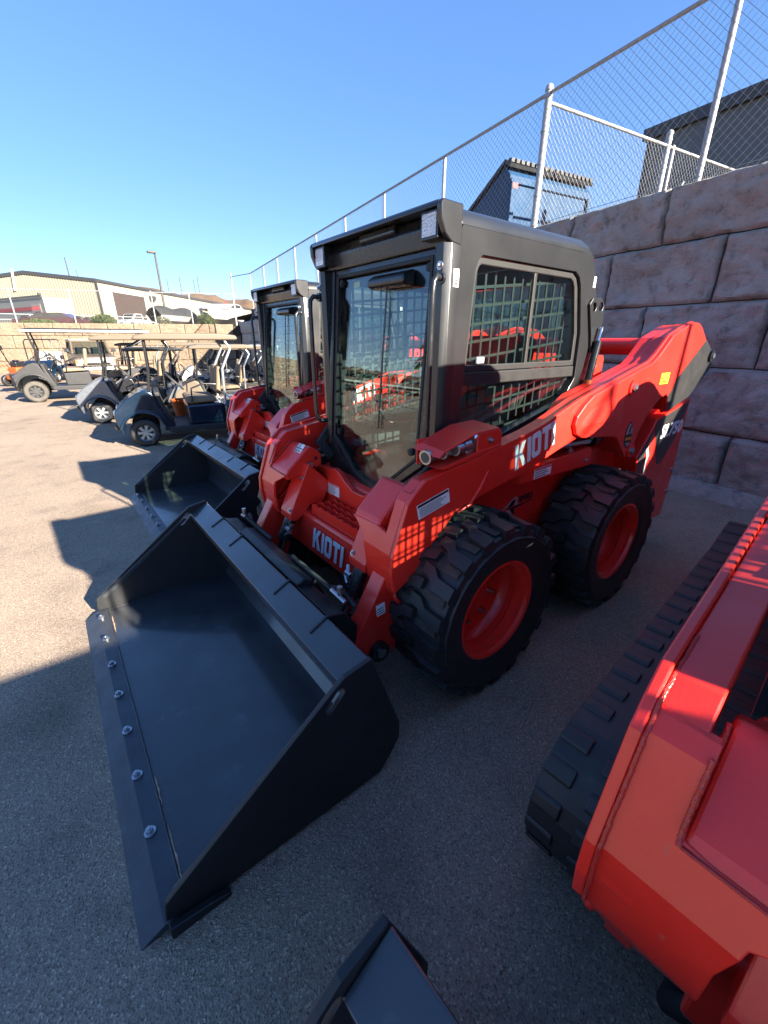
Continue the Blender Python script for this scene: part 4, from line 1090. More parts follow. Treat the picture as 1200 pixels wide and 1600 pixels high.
orient_box(m, O1, U1, W1, -.16, -.03, .02, LN, EV-.20, EV+.05); orient_box(m, O1, U1, W1, -.10, .08, -.10, .06, 2.3, EV-.22)
for (a0,z0,a1,z1) in ((-.12,EV+.07,GW/2,PK+.09),(GW/2,PK+.09,GW+.12,EV+.07)):
    V = [pt(O1,U1,W1,a,b,z) for b in (-.1,LN+.1) for a,z in ((a0,z0-.03),(a1,z1-.03),(a1,z1+.03),(a0,z0+.03))]
    m.add(V, [(0,1,2,3),(7,6,5,4),(0,4,5,1),(1,5,6,2),(2,6,7,3),(3,7,4,0)])
m.build('roof', TRIMD, b1)
dm = MB(); orient_box(dm, O1, U1, W1, -.05, .0, 2.2, 8.1, 2.3, 6.55)
for q in range(28): orient_box(dm, O1, U1, W1, -.075, -.05, 2.25, 8.05, 2.35 + q*.15, 2.44 + q*.15)
dr = dm.build('roll_up_door', BROWND, b1)
dm = MB(); orient_box(dm, O1, U1, W1, -.09, -.0, 2.0, 2.2, 2.3, 6.6); orient_box(dm, O1, U1, W1, -.09, -.0, 8.1, 8.3, 2.3, 6.6); orient_box(dm, O1, U1, W1, -.09, .0, 2.0, 8.3, 6.6, 6.78); dm.build('door_frame', WHITEP, dr)
for b, z in ((9.2,6.35),(27.5,6.1)):
    dm = MB(); orient_box(dm, O1, U1, W1, -.45, -.023, b, b + .9, z, z + .5); dm.build('wall_lamp', TRIMD, b1, bevel=.03)
ds = MB(); v0 = Vector(pt(O1,U1,W1,9.3,-.10,6.55)); ds.cyl(v0, v0 + Vector((-.25,.3,2.1)), .13, 10)
ds.build('vent_pipe', WHITEP, b1, smooth=40)
O2 = Vector((.25,-42.95,0)); U2 = Vector((.408,-.911,0)); W2 = Vector((-.911,-.408,0))
b2 = empty('sign_building'); tag(b2, 'low flat roofed building with a red stripe, a long wall greyed for shade and a lit cream end wall', 'building')
m = MB(); orient_box(m, O2, U2, W2, 0, 14, .02, 2.1, 2.3, 4.68)
for k in range(46): orient_box(m, O2, U2, W2, .06 + k*.3, .14 + k*.3, -.004, .02, 2.3, 3.3)
m.build('wall', BGREY, b2)
m = MB(); orient_box(m, O2, U2, W2, -.03, -.0, .0, 2.1, 2.3, 4.69); orient_box(m, O2, U2, W2, -.05, -.03, .75, .80, 2.3, 4.69); m.build('end_wall', CREAM, b2)
m = MB(); orient_box(m, O2, U2, W2, .05, 14.1, -.06, .03, 4.69, 4.84); orient_box(m, O2, U2, W2, .4, .6, 0, .2, 4.84, 5.0); m.build('roof', TRIMD, b2)
m = MB(); orient_box(m, O2, U2, W2, 2.05, 14, -.012, .018, 3.78, 4.06); m.build('red_stripe', mat('faded_red_stripe', (.20, .012, .018), .6), b2)
m = MB(); orient_box(m, O2, U2, W2, .60, 2.0, -.010, .018, 3.60, 4.24); sg = m.build('sign_board', mat('pale_sign', (.2,.2,.18), .5), b2)
place_text('CROELL', .42, tuple(Vector(pt(O2,U2,W2,1.97,-.014,3.80))), tuple(-U2), (0,0,1), REDINK, 'sign_lettering', sg, .003, .012, fit=1.30)
m = MB(); orient_box(m, O2, U2, W2, .75, 1.75, -.014, -.010, 3.64, 3.70); m.build('sign_underline', INK, sg)
m = MB(); orient_box(m, O2, U2, W2, -.036, -.030, 1.3, 1.8, 4.22, 4.27); m.build('wall_lettering_line', TRIMD, b2)
O3 = onwall(-7.0, 8.6, 0)
b3 = empty('stucco_building'); tag(b3, 'plain dark grey building with black roof trim above the right hand wall', 'building')
m = MB(); orient_box(m, O3, WD, WN, 0, 40, 0, 14, 2.86, 6.72); m.build('wall', DARKBLD, b3)
m = MB(); orient_box(m, O3, WD, WN, -.12, 40.1, -.12, 14.1, 6.72, 6.98); orient_box(m, O3, WD, WN, -.02, .06, -.03, .06, 2.86, 6.71); m.build('roof', TRIMD, b3)
# blue waste bin
db = empty('waste_bin'); tag(db, 'blue steel waste bin with black lids standing behind the chain link fence', 'waste bin')
prof = [(-4.42,2.98),(-4.42,4.20),(-4.55,4.36),(-5.65,3.72),(-5.75,3.55),(-5.60,2.98)]
m = MB(); V = [tuple(onwall(s, 1.2, z)) for s, z in prof] + [tuple(onwall(s, 3.32, z)) for s, z in prof]
m.add(V, [tuple(range(6)), tuple(range(11,5,-1))] + [(i,(i+1)%6,(i+1)%6+6,i+6) for i in range(6)]); bo = m.build('bin_body', BLUEB, db, bevel=.015)
m = MB()
for n0, n1 in ((1.17,2.24),(2.28,3.35)):
    for k in range(9): orient_box(m, onwall(0,0,0), WD, WN, -4.47, -4.39, n0 + k*(n1-n0)/9, n0 + (k+.6)*(n1-n0)/9, 4.37, 4.43)
    V = [tuple(onwall(s, n, z)) for n in (n0,n1) for s, z in ((-4.40,4.36),(-4.56,4.45),(-5.72,3.78),(-5.72,3.73),(-4.56,4.39),(-4.42,4.31))]
    m.add(V, [tuple(range(6)), tuple(range(11,5,-1))] + [(i,(i+1)%6,(i+1)%6+6,i+6) for i in range(6)])
m.build('bin_lid', BLACKS, db)
m = MB(); orient_box(m, onwall(0,0,0), WD, WN, -4.42, -4.38, 1.2, 3.32, 4.08, 4.15); orient_box(m, onwall(0,0,0), WD, WN, -4.42, -4.36, 1.2, 1.3, 3.0, 4.1); orient_box(m, onwall(0,0,0), WD, WN, -4.42,-4.36,3.22,3.32,3.0,4.1)
m.build('bin_rim', BLUEB, db, bevel=.01)
m = MB(); orient_box(m, onwall(0,0,0), WD, WN, -4.36, -4.355, 1.22, 1.34, 4.0, 4.08); m.build('red_label', REDINK, db)
m = MB(); orient_box(m, onwall(0,0,0), WD, WN, -5.1, -4.8, 1.16, 1.2, 3.35, 3.55); m.build('bin_pocket', INK, db)
# light pole, power pylons
lp = empty('light_pole', (-5.75,-30.72,2.3)); tag(lp, 'tall dark parking lot light pole beside the roll up door', 'light pole')
m = MB(); m.tube([(0,0,0),(0,0,4.3)], [.075,.055], 10); m.build('pole', POLEM, lp, smooth=40)
m = MB(); m.box(-.05,.42,-.14,.14,4.27,4.38); m.build('lamp_head', POLEM, lp, bevel=.02)
for k, (x, y, h, big) in enumerate(((-32.6,-477,66,1),(-48,-592,72,0),(-122,-534,62,0),(-132.8,-526,64.5,0),(-144.3,-517,62,0),(-148,-515,65.5,0))):
    p = empty('power_pylon', (x, y, 18)); H = h - 18
    tag(p, 'thin dark power line pylon with cross arms above the cream building roof' if big else 'faint power line pole on the hill far behind', 'power pylon', 'far off power pylons')
    if not big: p['label'] = ['', 'faint second power pole just right of the large pylon', 'leftmost of the four faint power poles right of the light pole', 'second from left of the four faint poles above the hill', 'third from left of the four faint poles above the hill', 'rightmost of the four faint power poles above the hill'][k]
    m = MB(); m.tube([(0,0,0),(.5,0,H)], [.75 if big else .45, .4 if big else .3], 6); m.build('mast', POLEM, p)
    if big:
        for q, zz in enumerate((H-3.5,H-8,H-12.5)):
            m = MB(); m.box(-4.2,4.6,-.2,.2,zz,zz+.45); m.build('cross_arm', POLEM, p)
# shrubs
def shrub(x, y, z, rx, rz_, n, label, material=LEAF, wisp=False, seed=0):
    rnd = random.Random(seed + int(x*100)); root = empty('shrub', (x, y, z)); tag(root, label, 'shrub', 'shrubs behind the tan wall')
    m = MB()
    for i in range(n):
        while True:
            v = Vector((rnd.uniform(-1,1), rnd.uniform(-1,1), rnd.uniform(-.85,1)))
            if .3 < v.length < 1: break
        v *= 1 + .22*noise.noise(v*2.4 + Vector((seed, 0, 0)))
        c = Vector((v.x*rx, v.y*rx, rz_*.85 + v.z*rz_))
        s = rnd.uniform(.025,.05) * (.8 if wisp else 1)
        a = Vector((rnd.gauss(0,1), rnd.gauss(0,1), rnd.gauss(0,1))).normalized(); b = a.orthogonal().normalized()
        m.add([c - a*s - b*s*.5, c + a*s - b*s*.4, c + a*s*.9 + b*s*.5, c - a*s + b*s*.4], [(0,1,2,3)])
    m.build('foliage', material, root, recalc=False)
    m = MB()
    for i in range(7):
        a = rnd.uniform(0, 6.28); m.tube([(0,0,0),(math.cos(a)*rx*.4, math.sin(a)*rx*.4, rz_), (math.cos(a)*rx*.7, math.sin(a)*rx*.7, rz_*1.5)], [.02,.012,.004], 5)
    m.build('stems', BARK, root)
shrub(-1.85,-27.45,2.25,.62,.34,2600,'round green shrub left of the brown roll up door', seed=1)
shrub(-6.42,-24.55,2.25,.50,.36,2200,'round green shrub in front of the white boat', seed=2)
shrub(-4.45,-25.6,2.25,.42,.30,700,'thin wispy shrub below the light pole', LEAFG, True, seed=3)
shrub(.95,-28.4,2.2,.85,.22,1500,'low spreading green shrub below the red striped building', seed=4)
# palm beyond the left edge, mirrored in the windscreens
pm = empty('palm_tree', (17, -17, 0)); tag(pm, 'palm tree across the lot seen only as a reflection in the windscreen', 'tree')
m = MB(); m.tube([(0,0,0),(.1,0,2),(.05,.1,3.6)], [.24,.19,.17], 10); m.build('trunk', BARK, pm, smooth=50)
m = MB(); rnd = random.Random(3)
for i in range(34):
    a = rnd.uniform(0, 6.28); e = rnd.uniform(-.5, 1.2); d = Vector((math.cos(a), math.sin(a), 0)); c = Vector((.05,.1,3.6)); prev = c
    for k in range(8):
        f = (k + 1) / 8; q = c + d * (1.5*f*math.cos(e*.6)) + Vector((0,0,1.2*f*math.sin(e) - .9*f*f)); sd = Vector((-d.y,d.x,0)) * (.34*(1 - f*.6))
        m.add([prev, prev + sd + Vector((0,0,-.16)), q + sd*.8 + Vector((0,0,-.2))], [(0,1,2)]); m.add([prev, q - sd*.8 + Vector((0,0,-.2)), prev - sd + Vector((0,0,-.16))], [(0,1,2)])
        m.add([prev, q, q + sd*.3], [(0,1,2)]); prev = q
m.build('fronds', LEAF, pm, recalc=False)

# ------------------------------------------------------------------ golf carts and other vehicles
def at(px, dist):
    """ground point seen in column px of the photograph, dist metres ahead of the camera"""
    a = math.atan((px - 600) * math.cos(pitch) / F_PX)
    v = heading(a); return Vector((CAM_POS.x, CAM_POS.y, 0)) + v * (dist / math.cos(a))
def small_wheel(root, x, y, r, w, s, rim=ALU, spokes=7, tyre=TYRE):
    t = MB(); p = [(r*.58,-w*.42),(r*.66,-w*.5),(r*.86,-w*.5),(r*.96,-w*.40),(r,-w*.2),(r,w*.2),(r*.96,w*.40),(r*.86,w*.5),(r*.66,w*.5),(r*.58,w*.42)]
    t.lathe(p, (x, y, r), 'y', 36)
    for i in range(30):
        a = 2*math.pi*i/30
        for q in (-1, 1):
            V = []
            for yy in (y + q*w*.08, y + q*w*.42):
                for da in (-.05, .05): V.append((x + (r*1.018)*math.cos(a + da + q*.05), yy, r + (r*1.018)*math.sin(a + da + q*.05)))
            t.add(V, [(0,1,3,2)])
    o = t.build('wheel', tyre, root, smooth=35)
    m = MB(); f = y + s*w*.36
    m.lathe([(r*.60,f - s*.002 - y),(r*.58,f + s*.010 - y),(r*.52,f - s*.005 - y),(r*.50,f - s*.05 - y)], (x, y, r), 'y', 32)
    for i in range(spokes):
        a = 2*math.pi*i/spokes; d = Vector((math.cos(a),0,math.sin(a))); q = Vector((-d.z,0,d.x)); c = Vector((x, f - s*.012, r))
        V = [c + d*r*.10 + q*r*.07, c + d*r*.54 + q*r*.11, c + d*r*.54 - q*r*.11, c + d*r*.10 - q*r*.07]
        V2 = [v - Vector((0, s*.025, 0)) for v in V]
        m.add(V + V2, [(0,1,2,3),(7,6,5,4),(0,4,5,1),(1,5,6,2),(2,6,7,3),(3,7,4,0)])
    m.cyl((x, f - s*.04, r), (x, f + s*.004, r), r*.16, 16)
    m.build('rim', rim, o, smooth=40)
    b = MB(); b.cyl((x, f - s*.06, r), (x, f - s*.052, r), r*.50, 24); b.build('brake_drum', BLACKS, o)
    return o
def wheel_steer(root, c, r, tilt):
    m = MB(); M4 = Matrix.Translation(c) @ Matrix.Rotation(tilt, 4, 'Y')
    m.tube([M4 @ Vector((r*math.cos(t*math.pi/12), r*math.sin(t*math.pi/12), 0)) for t in range(24)], .014, 8, closed=True)
    for t in (0, 2.1, 4.2): m.tube([M4 @ Vector((0,0,-.02)), M4 @ Vector((r*math.cos(t), r*math.sin(t), 0))], .010, 6)
    m.cyl(M4 @ Vector((0,0,-.05)), M4 @ Vector((0,0,.0)), .05, 12)
    return m.build('steering_wheel', INTER, root, smooth=50)
def cart(label, loc, rz, sc=1., body=NAVY, seat=TANV, roof=TANR, trim=DGREYP, wb=1.65, wr=.225, lift=0., roof_len=1.55, roof_x=-.10, rear_seat=False, cage=False, screen=True, rim=ALU, spokes=7, strut=SATIN, rear_strut=ALU, name='golf_cart', tall=1.68, lamps=False, box=False):
    root = empty(name, loc, rz); root.scale = (sc, sc, sc)
    tag(root, label, 'golf cart', 'golf carts parked by the tan wall')
    L = lift
    def arch(cx, r, a0, a1, n=9): return [(cx + r*math.cos(R(a0 + (a1-a0)*i/n)), wr + r*math.sin(R(a0 + (a1-a0)*i/n))) for i in range(n+1)]
    ar = wr + .085
    # front cowl with wheel openings
    m = MB(); m.prism([(.37,.36+L),(.40,.50+L),(.37,.60+L),(.22,.74+L),(.02,.86+L),(-.10,.90+L),(-.20,.86+L),(-.27,.66+L),(-.44,.32+L),(-.44,.24+L),(-.36,.22+L)] + [(max(-.33, x), z + L*.6) for x, z in arch(0, ar, 185, -4)][1:], 'y', -.50, .50)
    for s in (-1, 1): m.prism([(x, z + L*.6) for x, z in arch(0, ar + .05, 170, 12)] + [(x, z + L*.6) for x, z in arch(0, ar + .005, 12, 170)], 'y', .47*s, .565*s)
    cw = m.build('front_cowl', body, root, bevel=.045, seg=4, smooth=50)
    for s in (-1, 1): m = MB(); m.box(.345, .405, min(.24*s,.42*s), max(.24*s,.42*s), .50+L, .59+L); m.build('headlight', LAMPM, cw, bevel=.02)
    m = MB(); m.box(.36,.43,-.40,.40,.28+L,.37+L); m.build('front_bumper', trim, root, bevel=.02)
    # floor, sills
    m = MB(); m.box(-wb+.35,-.34,-.52,.52,.235+L,.285+L); m.box(-wb+.30,-.30,-.12,.12,.16+L,.235+L)
    for s in (-1, 1): m.prism([(-.36,.22+L),(-.40,.30+L),(-wb+.38,.30+L),(-wb+.34,.24+L),(-wb+.40,.19+L),(-.44,.19+L)], 'y', .50*s, .58*s)
    m.build('floor_pan', trim, root, bevel=.015)
    m = MB(); m.prism([(-.28,.60+L),(-.44,.27+L),(-.48,.27+L),(-.34,.66+L),(-.30,.86+L),(-.22,.86+L)], 'y', -.47, .47); m.build('dashboard', trim, root, bevel=.02)
    # seat and rear body
    m = MB(); m.prism([(-.70,.29+L),(-.68,.62+L),(-1.28,.64+L),(-1.30,.29+L)], 'y', -.50, .50); m.build('seat_base', body if body in (NAVY,) else trim, root, bevel=.03)
    m = MB(); m.prism([(-wb+.36,.30+L),(-wb+.36,.60+L),(-wb+.25,.70+L),(-wb-.35,.68+L),(-wb-.46,.55+L),(-wb-.42,.40+L)] + [(x, z + L*.6) for x, z in arch(-wb, ar, 200, -8) if z > .2][1:-1], 'y', -.54, .54); m.build('rear_body', body, root, bevel=.04, seg=3, smooth=50)
    def bench(x, face):
        m = MB(); m.prism([(x,.645+L),(x+.02*face,.72+L),(x-.05*face,.755+L),(x-.46*face,.735+L),(x-.50*face,.66+L)], 'y', -.49, .49); c_ = m.build('seat_cushion', seat, root, bevel=.03, seg=3)
        for s in (-1, 1):
            m = MB(); i0 = len(m.v); m.box(-.045,.045,.03,.46,0,.46); m.xf(i0, Matrix.Translation((x-.53*face,0,.78+L)) @ Matrix.Rotation(R(-9)*face, 4, 'Y') @ Matrix.Diagonal((1,s,1,1)))
            m.build('backrest', seat, root, bevel=.042, seg=4, smooth=60)
            m = MB(); m.tube([(x-.50*face,.50*s,.95+L),(x-.30*face,.53*s,.97+L),(x-.10*face,.53*s,.90+L),(x-.08*face,.52*s,.68+L)], .014, 8); m.build('armrest', SATIN, root, smooth=60)
    bench(-.70, 1)
    if rear_seat: bench(-wb - .42 if wb < 2 else -wb + .62, 1 if wb > 2 else -1)
    st = (-.34,.02,.98+L); wheel_steer(root, Vector((-.58,.20,.99+L)), .17, R(-48))
    m = MB(); m.tube([(-.36,.20,.62+L),(-.58,.20,.98+L)], .022, 8); m.build('steering_column', SATIN, root, smooth=50)
    for s in (1, -1):
        small_wheel(root, 0, .47*s, wr, wr*.85, s, rim, spokes, DUSTYTYRE if lift else TYRE); small_wheel(root, -wb, .47*s, wr, wr*.85, s, rim, spokes, DUSTYTYRE if lift else TYRE)
    m = MB(); m.cyl((0,-.45,wr),(0,.45,wr), .03, 8); m.cyl((-wb,-.45,wr),(-wb,.45,wr), .04, 8); m.build('axle', BLACKS, root)
    zt = tall + L
    if not cage:
        rx0, rx1 = roof_x, roof_x - roof_len
        m = MB(); m.prism([(rx0+.03,zt-.02),(rx0-.02,zt+.045),(rx0-.20,zt+.075),(rx1+.25,zt+.075),(rx1+.03,zt+.045),(rx1,zt-.015),(rx1+.05,zt-.03),(rx0-.04,zt-.03)], 'y', -.58, .58); ro = m.build('roof', roof, root, bevel=.022, seg=3, smooth=45)
        if wb > 2:
            for s in (-1, 1): m = MB(); m.box(rx1+.02, rx0-.0, min(.575*s,.592*s), max(.575*s,.592*s), zt-.02, zt+.035); m.build('roof_edge', WHITEP, ro, bevel=.006)
        for s in (-1, 1):
            m = MB(); m.tube([(-.16,.47*s,.84+L),(-.22,.485*s,1.2+L),(rx0-.13,.49*s,zt-.03)], .022, 8); m.build('front_strut', strut, root, smooth=60)
            xr = rx1 + .12; xb = -1.32 if wb < 2 else -wb + .30
            m = MB(); m.tube([(xb,.50*s,.62+L),(xb-.02,.52*s,1.2+L),(xr+.02,.52*s,zt-.16),(xr+.10,.50*s,zt-.03)], .024, 8); m.build('rear_strut', rear_strut, root, smooth=60)
        if screen:
            m = MB(); m.add([(-.155,y,.87+L) for y in (-.46,.46)] + [(-.215,y,1.24+L) for y in (.46,-.46)] + [(-.161,y,.87+L) for y in (-.46,.46)] + [(-.221,y,1.24+L) for y in (.46,-.46)], [(0,1,2,3),(7,6,5,4),(0,4,5,1),(1,5,6,2),(2,6,7,3),(3,7,4,0)]); m.build('windscreen', CLEAR, root)
    else:
        for x in (-.30, -1.25):
            m = MB(); m.tube([(x,-.50,.60+L),(x-.03,-.50,zt-.12),(x-.03,-.42,zt),(x-.03,.42,zt),(x-.03,.50,zt-.12),(x,.50,.60+L)], .024, 8); m.build('roll_bar', SATIN, root, smooth=60)
        for s in (-1, 1): m = MB(); m.tube([(-.33,.42*s,zt),(-1.28,.42*s,zt)], .022, 8); m.build('roll_bar', SATIN, root, smooth=60)
    if box:
        m = MB(); m.ringpanel([(-wb-.62,-.52),(-wb+.15,-.52),(-wb+.15,.52),(-wb-.62,.52)], [(-wb-.59,-.49),(-wb+.12,-.49),(-wb+.12,.49),(-wb-.59,.49)], 'z', .70+L, .98+L); m.box(-wb-.6,-wb+.13,-.50,.50,.695+L,.72+L); m.build('cargo_box', GREYP, root, bevel=.01)
    return root
def gl(px, d, z=0): v = at(px, d); return (v.x, v.y, z)
SC = .93
cart('dark blue golf cart with tan seat and roof, nearest to the row of loaders', (.19,-6.02,0), R(-10), SC, NAVY, TANV, TANR)
bag = MB()
cart('silver golf cart with tan roof standing just behind the dark blue cart', (.52,-8.72,0), R(-9), .93, SILVER, TANV, TANR, rear_strut=SATIN, spokes=6)
cart('raised grey golf cart with big dusty wheels and a very long black roof', (1.58,-13.45,0), R(-4), 1.0, DGREYP, TANV, SATIN, wb=2.55, wr=.27, lift=.10, roof_len=2.95, tall=1.66, rim=INTER, spokes=8, roof_x=-.02, rear_seat=True, strut=SATIN, rear_strut=SATIN)
cart('black golf cart with dark seats and tan roof behind the silver cart', (-1.2,-10.9,0), R(-14), .86, BLACKB, SEAT, TANR, tall=1.66, rear_strut=SATIN)
cart('cream bodied golf cart seen through the open side of the dark blue cart', (-1.15,-8.35,0), R(-12), .84, TANR, TANV, TANR, tall=1.66, rear_strut=ALU)
cart('grey golf cart with white roof and cargo box at the far right of the group', (-3.3,-8.0,0), R(-16), .90, GREYP, SEAT, TANR, tall=1.64, box=True)
cart('grey golf cart with bright rear struts in the second row near the tan wall', (-3.0,-10.9,0), R(-12), .84, GREYP, SEAT, WHITEP, tall=1.62, box=True)
cart('black utility cart with open roll cage and no roof beside the tan wall', (-4.6,-14.4,0), R(-20), .88, BLACKB, SEAT, tall=1.70, cage=True, screen=False)
cart('white golf cart with clear screen in the last row by the tan wall', (-2.6,-14.0,0), R(-10), .84, WHITEP, SEAT, WHITEP, tall=1.62)
cart('dark cart with tan roof in the last row beneath the light pole', (-.55,-14.6,0), R(-10), .86, BLACKB, TANV, TANR, tall=1.64)
cart('tan roofed golf cart in the middle of the packed second row', (-2.1,-9.9,0), R(-13), .84, DGREYP, TANV, TANR, tall=1.6)
cart('black golf cart with black roof tucked behind the dark blue cart', (-.15,-10.2,0), R(-8), .82, BLACKB, SEAT, SATIN, tall=1.62, rear_strut=SATIN)
cart('grey cart with tan roof nearest the corner of the two walls', (-4.6,-11.6,0), R(-14), .84, GREYP, TANV, TANR, tall=1.58)
cart('roofless navy utility cart with roll cage behind the raised grey cart', gl(52, 17.2), R(70), .92, NAVY, WHITEP, cage=True, screen=False, tall=1.72, lamps=True)
# folded clear screen and white papers are part of the carts; orange tub between them
tb = empty('orange_tub', (-.62,-6.95,0), R(20)); tb.scale = (.72,.72,.8); tag(tb, 'bright orange plastic tub leaning between the dark blue and cream carts', 'tub')
m = MB(); V = []
for z, q in ((.20,.17),(.62,.25)):
    for i in range(12): a = i*math.pi/6; V.append((q*math.cos(a)*1.1, q*math.sin(a)*.8, z))
m.add(V, [(i,(i+1)%12,(i+1)%12+12,i+12) for i in range(12)] + [tuple(range(11,-1,-1))]); m.build('tub_body', ORANGE, tb, smooth=50)
m = MB(); m.lathe([(.24,.60),(.28,.61),(.28,.635),(.24,.63)], (0,0,0), 'z', 20, closed=True); m.build('tub_rim', ORANGE, tb, smooth=40)
m = MB(); m.box(-.25,.25,-.2,.2,0,.20); m.build('stand', GREYP, tb, bevel=.02)

# tan off-road vehicle facing the camera by the wall
su = empty('off_road_vehicle', gl(143, 17.6)); d = Vector((CAM_POS.x, CAM_POS.y, 0)) - Vector(su.location); su.rotation_euler[2] = math.atan2(d.y, d.x) + .10
tag(su, 'boxy dusty tan off road vehicle facing the camera with a white roof', 'off road vehicle')
m = MB(); m.prism([(-.02,.42),(.0,.62),(-.02,.90),(-.10,.955),(-1.05,1.03),(-1.25,1.04),(-3.3,1.04),(-3.35,.9),(-3.32,.45),(-2.95,.40),(-2.86,.62),(-2.6,.74),(-2.34,.62),(-2.25,.40),(-1.0,.40),(-.92,.62),(-.66,.74),(-.40,.62),(-.32,.42)], 'y', -.72, .72)
sb = m.build('body', BROWNP, su, bevel=.035, seg=3)
m = MB(); V = [(-1.08,-.66,1.03),(-1.08,.66,1.03),(-1.38,.60,1.52),(-1.38,-.60,1.52),(-3.28,-.66,1.03),(-3.28,.66,1.03),(-3.15,.60,1.52),(-3.15,-.60,1.52)]
for a, b in ((0,3),(1,2),(4,7),(5,6)): m.tube([V[a], V[b]], .045, 8)
m.tube([V[3],V[2]], .04, 8); m.tube([V[7],V[6]], .04, 8); m.tube([V[2],V[6]], .04, 8); m.tube([V[3],V[7]], .04, 8)
for y in (-.63,.63): m.tube([(-2.1,y*1.03,1.03),(-2.1,y*.96,1.52)], .035, 8)
m.build('pillars', BROWNP, su, smooth=40)
m = MB(); m.add(V[:4], [(0,1,2,3)]); m.build('windscreen', CARGLASS, su)
m = MB(); m.add([V[0],V[3],V[7],V[4]], [(0,1,2,3)]); m.build('side_glass', CARGLASS, su)
m = MB(); m.add([V[1],V[2],V[6],V[5]], [(0,1,2,3)]); m.build('side_glass', CARGLASS, su)
m = MB(); m.box(-3.2,-1.30,-.66,.66,1.545,1.60); m.build('roof', WHITEP, su, bevel=.03)
for s in (-1, 1):
    m = MB(); m.use(LAMPM); m.cyl((-.01,.50*s,.80),(.015,.50*s,.80), .085, 18); m.build('headlight', None, su, smooth=40)
    m = MB(); m.box(.0,.02,min(.62*s,.70*s),max(.62*s,.70*s),.74,.86); m.build('turn_signal', ORANGE, su)
    m = MB(); m.box(-1.25,-1.15,min(.74*s,.90*s),max(.74*s,.90*s),1.10,1.24); m.tube([(-1.2,.68*s,1.06),(-1.2,.78*s,1.15)], .015, 6); m.build('mirror', SATIN, su, bevel=.02)
    for x in (-.66,-2.60): small_wheel(su, x, .60*s, .34, .24, s, GREYP, 6)
    m = MB(); m.box(-1.35,-1.75,min(.05*s,.5*s),max(.05*s,.5*s),.95,1.28); m.build('seat', SEAT, su, bevel=.05)
m = MB()
for k in range(5): m.box(.0,.018,-.38,.38,.70 + k*.045,.72 + k*.045)
m.build('grille', WHITEP, su)
m = MB(); m.box(.0,.10,-.74,.74,.44,.56); m.build('front_bumper', ALU, su, bevel=.02)
m = MB(); m.box(.02,.11,-.5,.5,.60,.63); m.tube([(.06,-.45,.50),(.09,-.45,.70),(.09,.45,.70),(.06,.45,.50)], .02, 8); m.build('brush_bar', SATIN, su, smooth=50)

# orange power equipment at the left edge
om = empty('garden_machine', gl(14, 15.8), R(35)); tag(om, 'orange garden machine with black handlebars and grey bin at the left edge of the lot', 'garden machine')
m = MB(); m.box(-.55,.30,-.28,.28,.22,.40); m.box(-.30,.20,-.22,.22,.40,.66); m.build('chassis', ORANGE, om, bevel=.05, seg=3)
m = MB(); m.box(-.22,.12,-.15,.15,.66,.84); m.cyl((0,0,.84),(0,0,.90), .10, 14); m.build('engine', SATIN, om, bevel=.03)
for s in (-1, 1):
    m = MB(); m.tube([(-.30,.20*s,.50),(-.70,.24*s,.90),(-.95,.28*s,1.02),(-1.08,.28*s,1.03)], .018, 8); m.build('handlebar', SATIN, om, smooth=50)
    small_wheel(om, -.42, .34*s, .20, .14, s, GREYP, 5); small_wheel(om, .22, .34*s, .20, .14, s, GREYP, 5)
m = MB(); m.tube([(.18,0,.66),(.34,.0,1.15),(.40,.05,1.30)], .018, 8); m.box(.36,.44,-.10,.12,1.24,1.38); m.build('control_panel', SATIN, om, bevel=.02)
for k in range(5):
    m = MB(); m.tube([(-.1+.12*k,-.24,.52),(-.05+.12*k,-.32,.66),(.05+.12*k,-.28,.74)], .016, 6); m.build('guard_rod', ORANGE, om, smooth=50)
gb = empty('grey_bin', gl(20, 14.3), R(20)); tag(gb, 'olive grey plastic bin in front of the orange garden machine', 'bin')
m = MB(); m.add([(-.26,-.22,0),(.26,-.22,0),(.26,.22,0),(-.26,.22,0),(-.32,-.27,.50),(.32,-.27,.50),(.32,.27,.50),(-.32,.27,.50)], [(0,3,2,1),(4,5,6,7),(0,1,5,4),(1,2,6,5),(2,3,7,6),(3,0,4,7)]); m.build('bin_body', mat('olive_plastic', (.10,.10,.075), .6), gb, bevel=.02)
m = MB(); m.box(-.34,.34,-.29,.29,.50,.54); m.build('lid', SATIN, gb, bevel=.015)

# boats and trucks parked behind the tan wall
def ray_up(px, d, z): v = at(px, d); return Vector((v.x, v.y, z))
bt = empty('covered_boat', ray_up(277, 28.5, 2.3), WRZ - .55); tag(bt, 'boat under a sagging black cover behind the tan wall right of the light pole', 'boat')
m = MB(); V = []; NS = 14
for i in range(NS + 1):
    u = i / NS; x = -2.2 + 4.4*u; w = .95 * math.sin(math.pi * min(1, .18 + u*.72)) ** .6; top = 1.12 + .10*math.sin(u*9) - .35*max(0, u-.75)*2
    for j in range(9):
        t = -1 + j/4; V.append((x, w*t*(1.0), .62 + (top - .62)*(1 - abs(t)**2.2) + .02*noise.noise((x*2, t*3, 1))))
m.add(V, [(i*9+j, (i+1)*9+j, (i+1)*9+j+1, i*9+j+1) for i in range(NS) for j in range(8)]); m.build('cover', CANVAS, bt, smooth=60)
m = MB(); V = []
for i in range(NS + 1):
    u = i / NS; x = -2.2 + 4.4*u; w = .95 * math.sin(math.pi * min(1, .18 + u*.72)) ** .6
    for t in (-1, -.8, 0, .8, 1): V.append((x, w*t, .62 if abs(t) == 1 else .34 if abs(t) == .8 else .16 + .25*max(0, u-.7)))
m.add(V, [(i*5+j, (i+1)*5+j, (i+1)*5+j+1, i*5+j+1) for i in range(NS) for j in range(4)]); m.build('hull', WHITEP, bt, smooth=40)
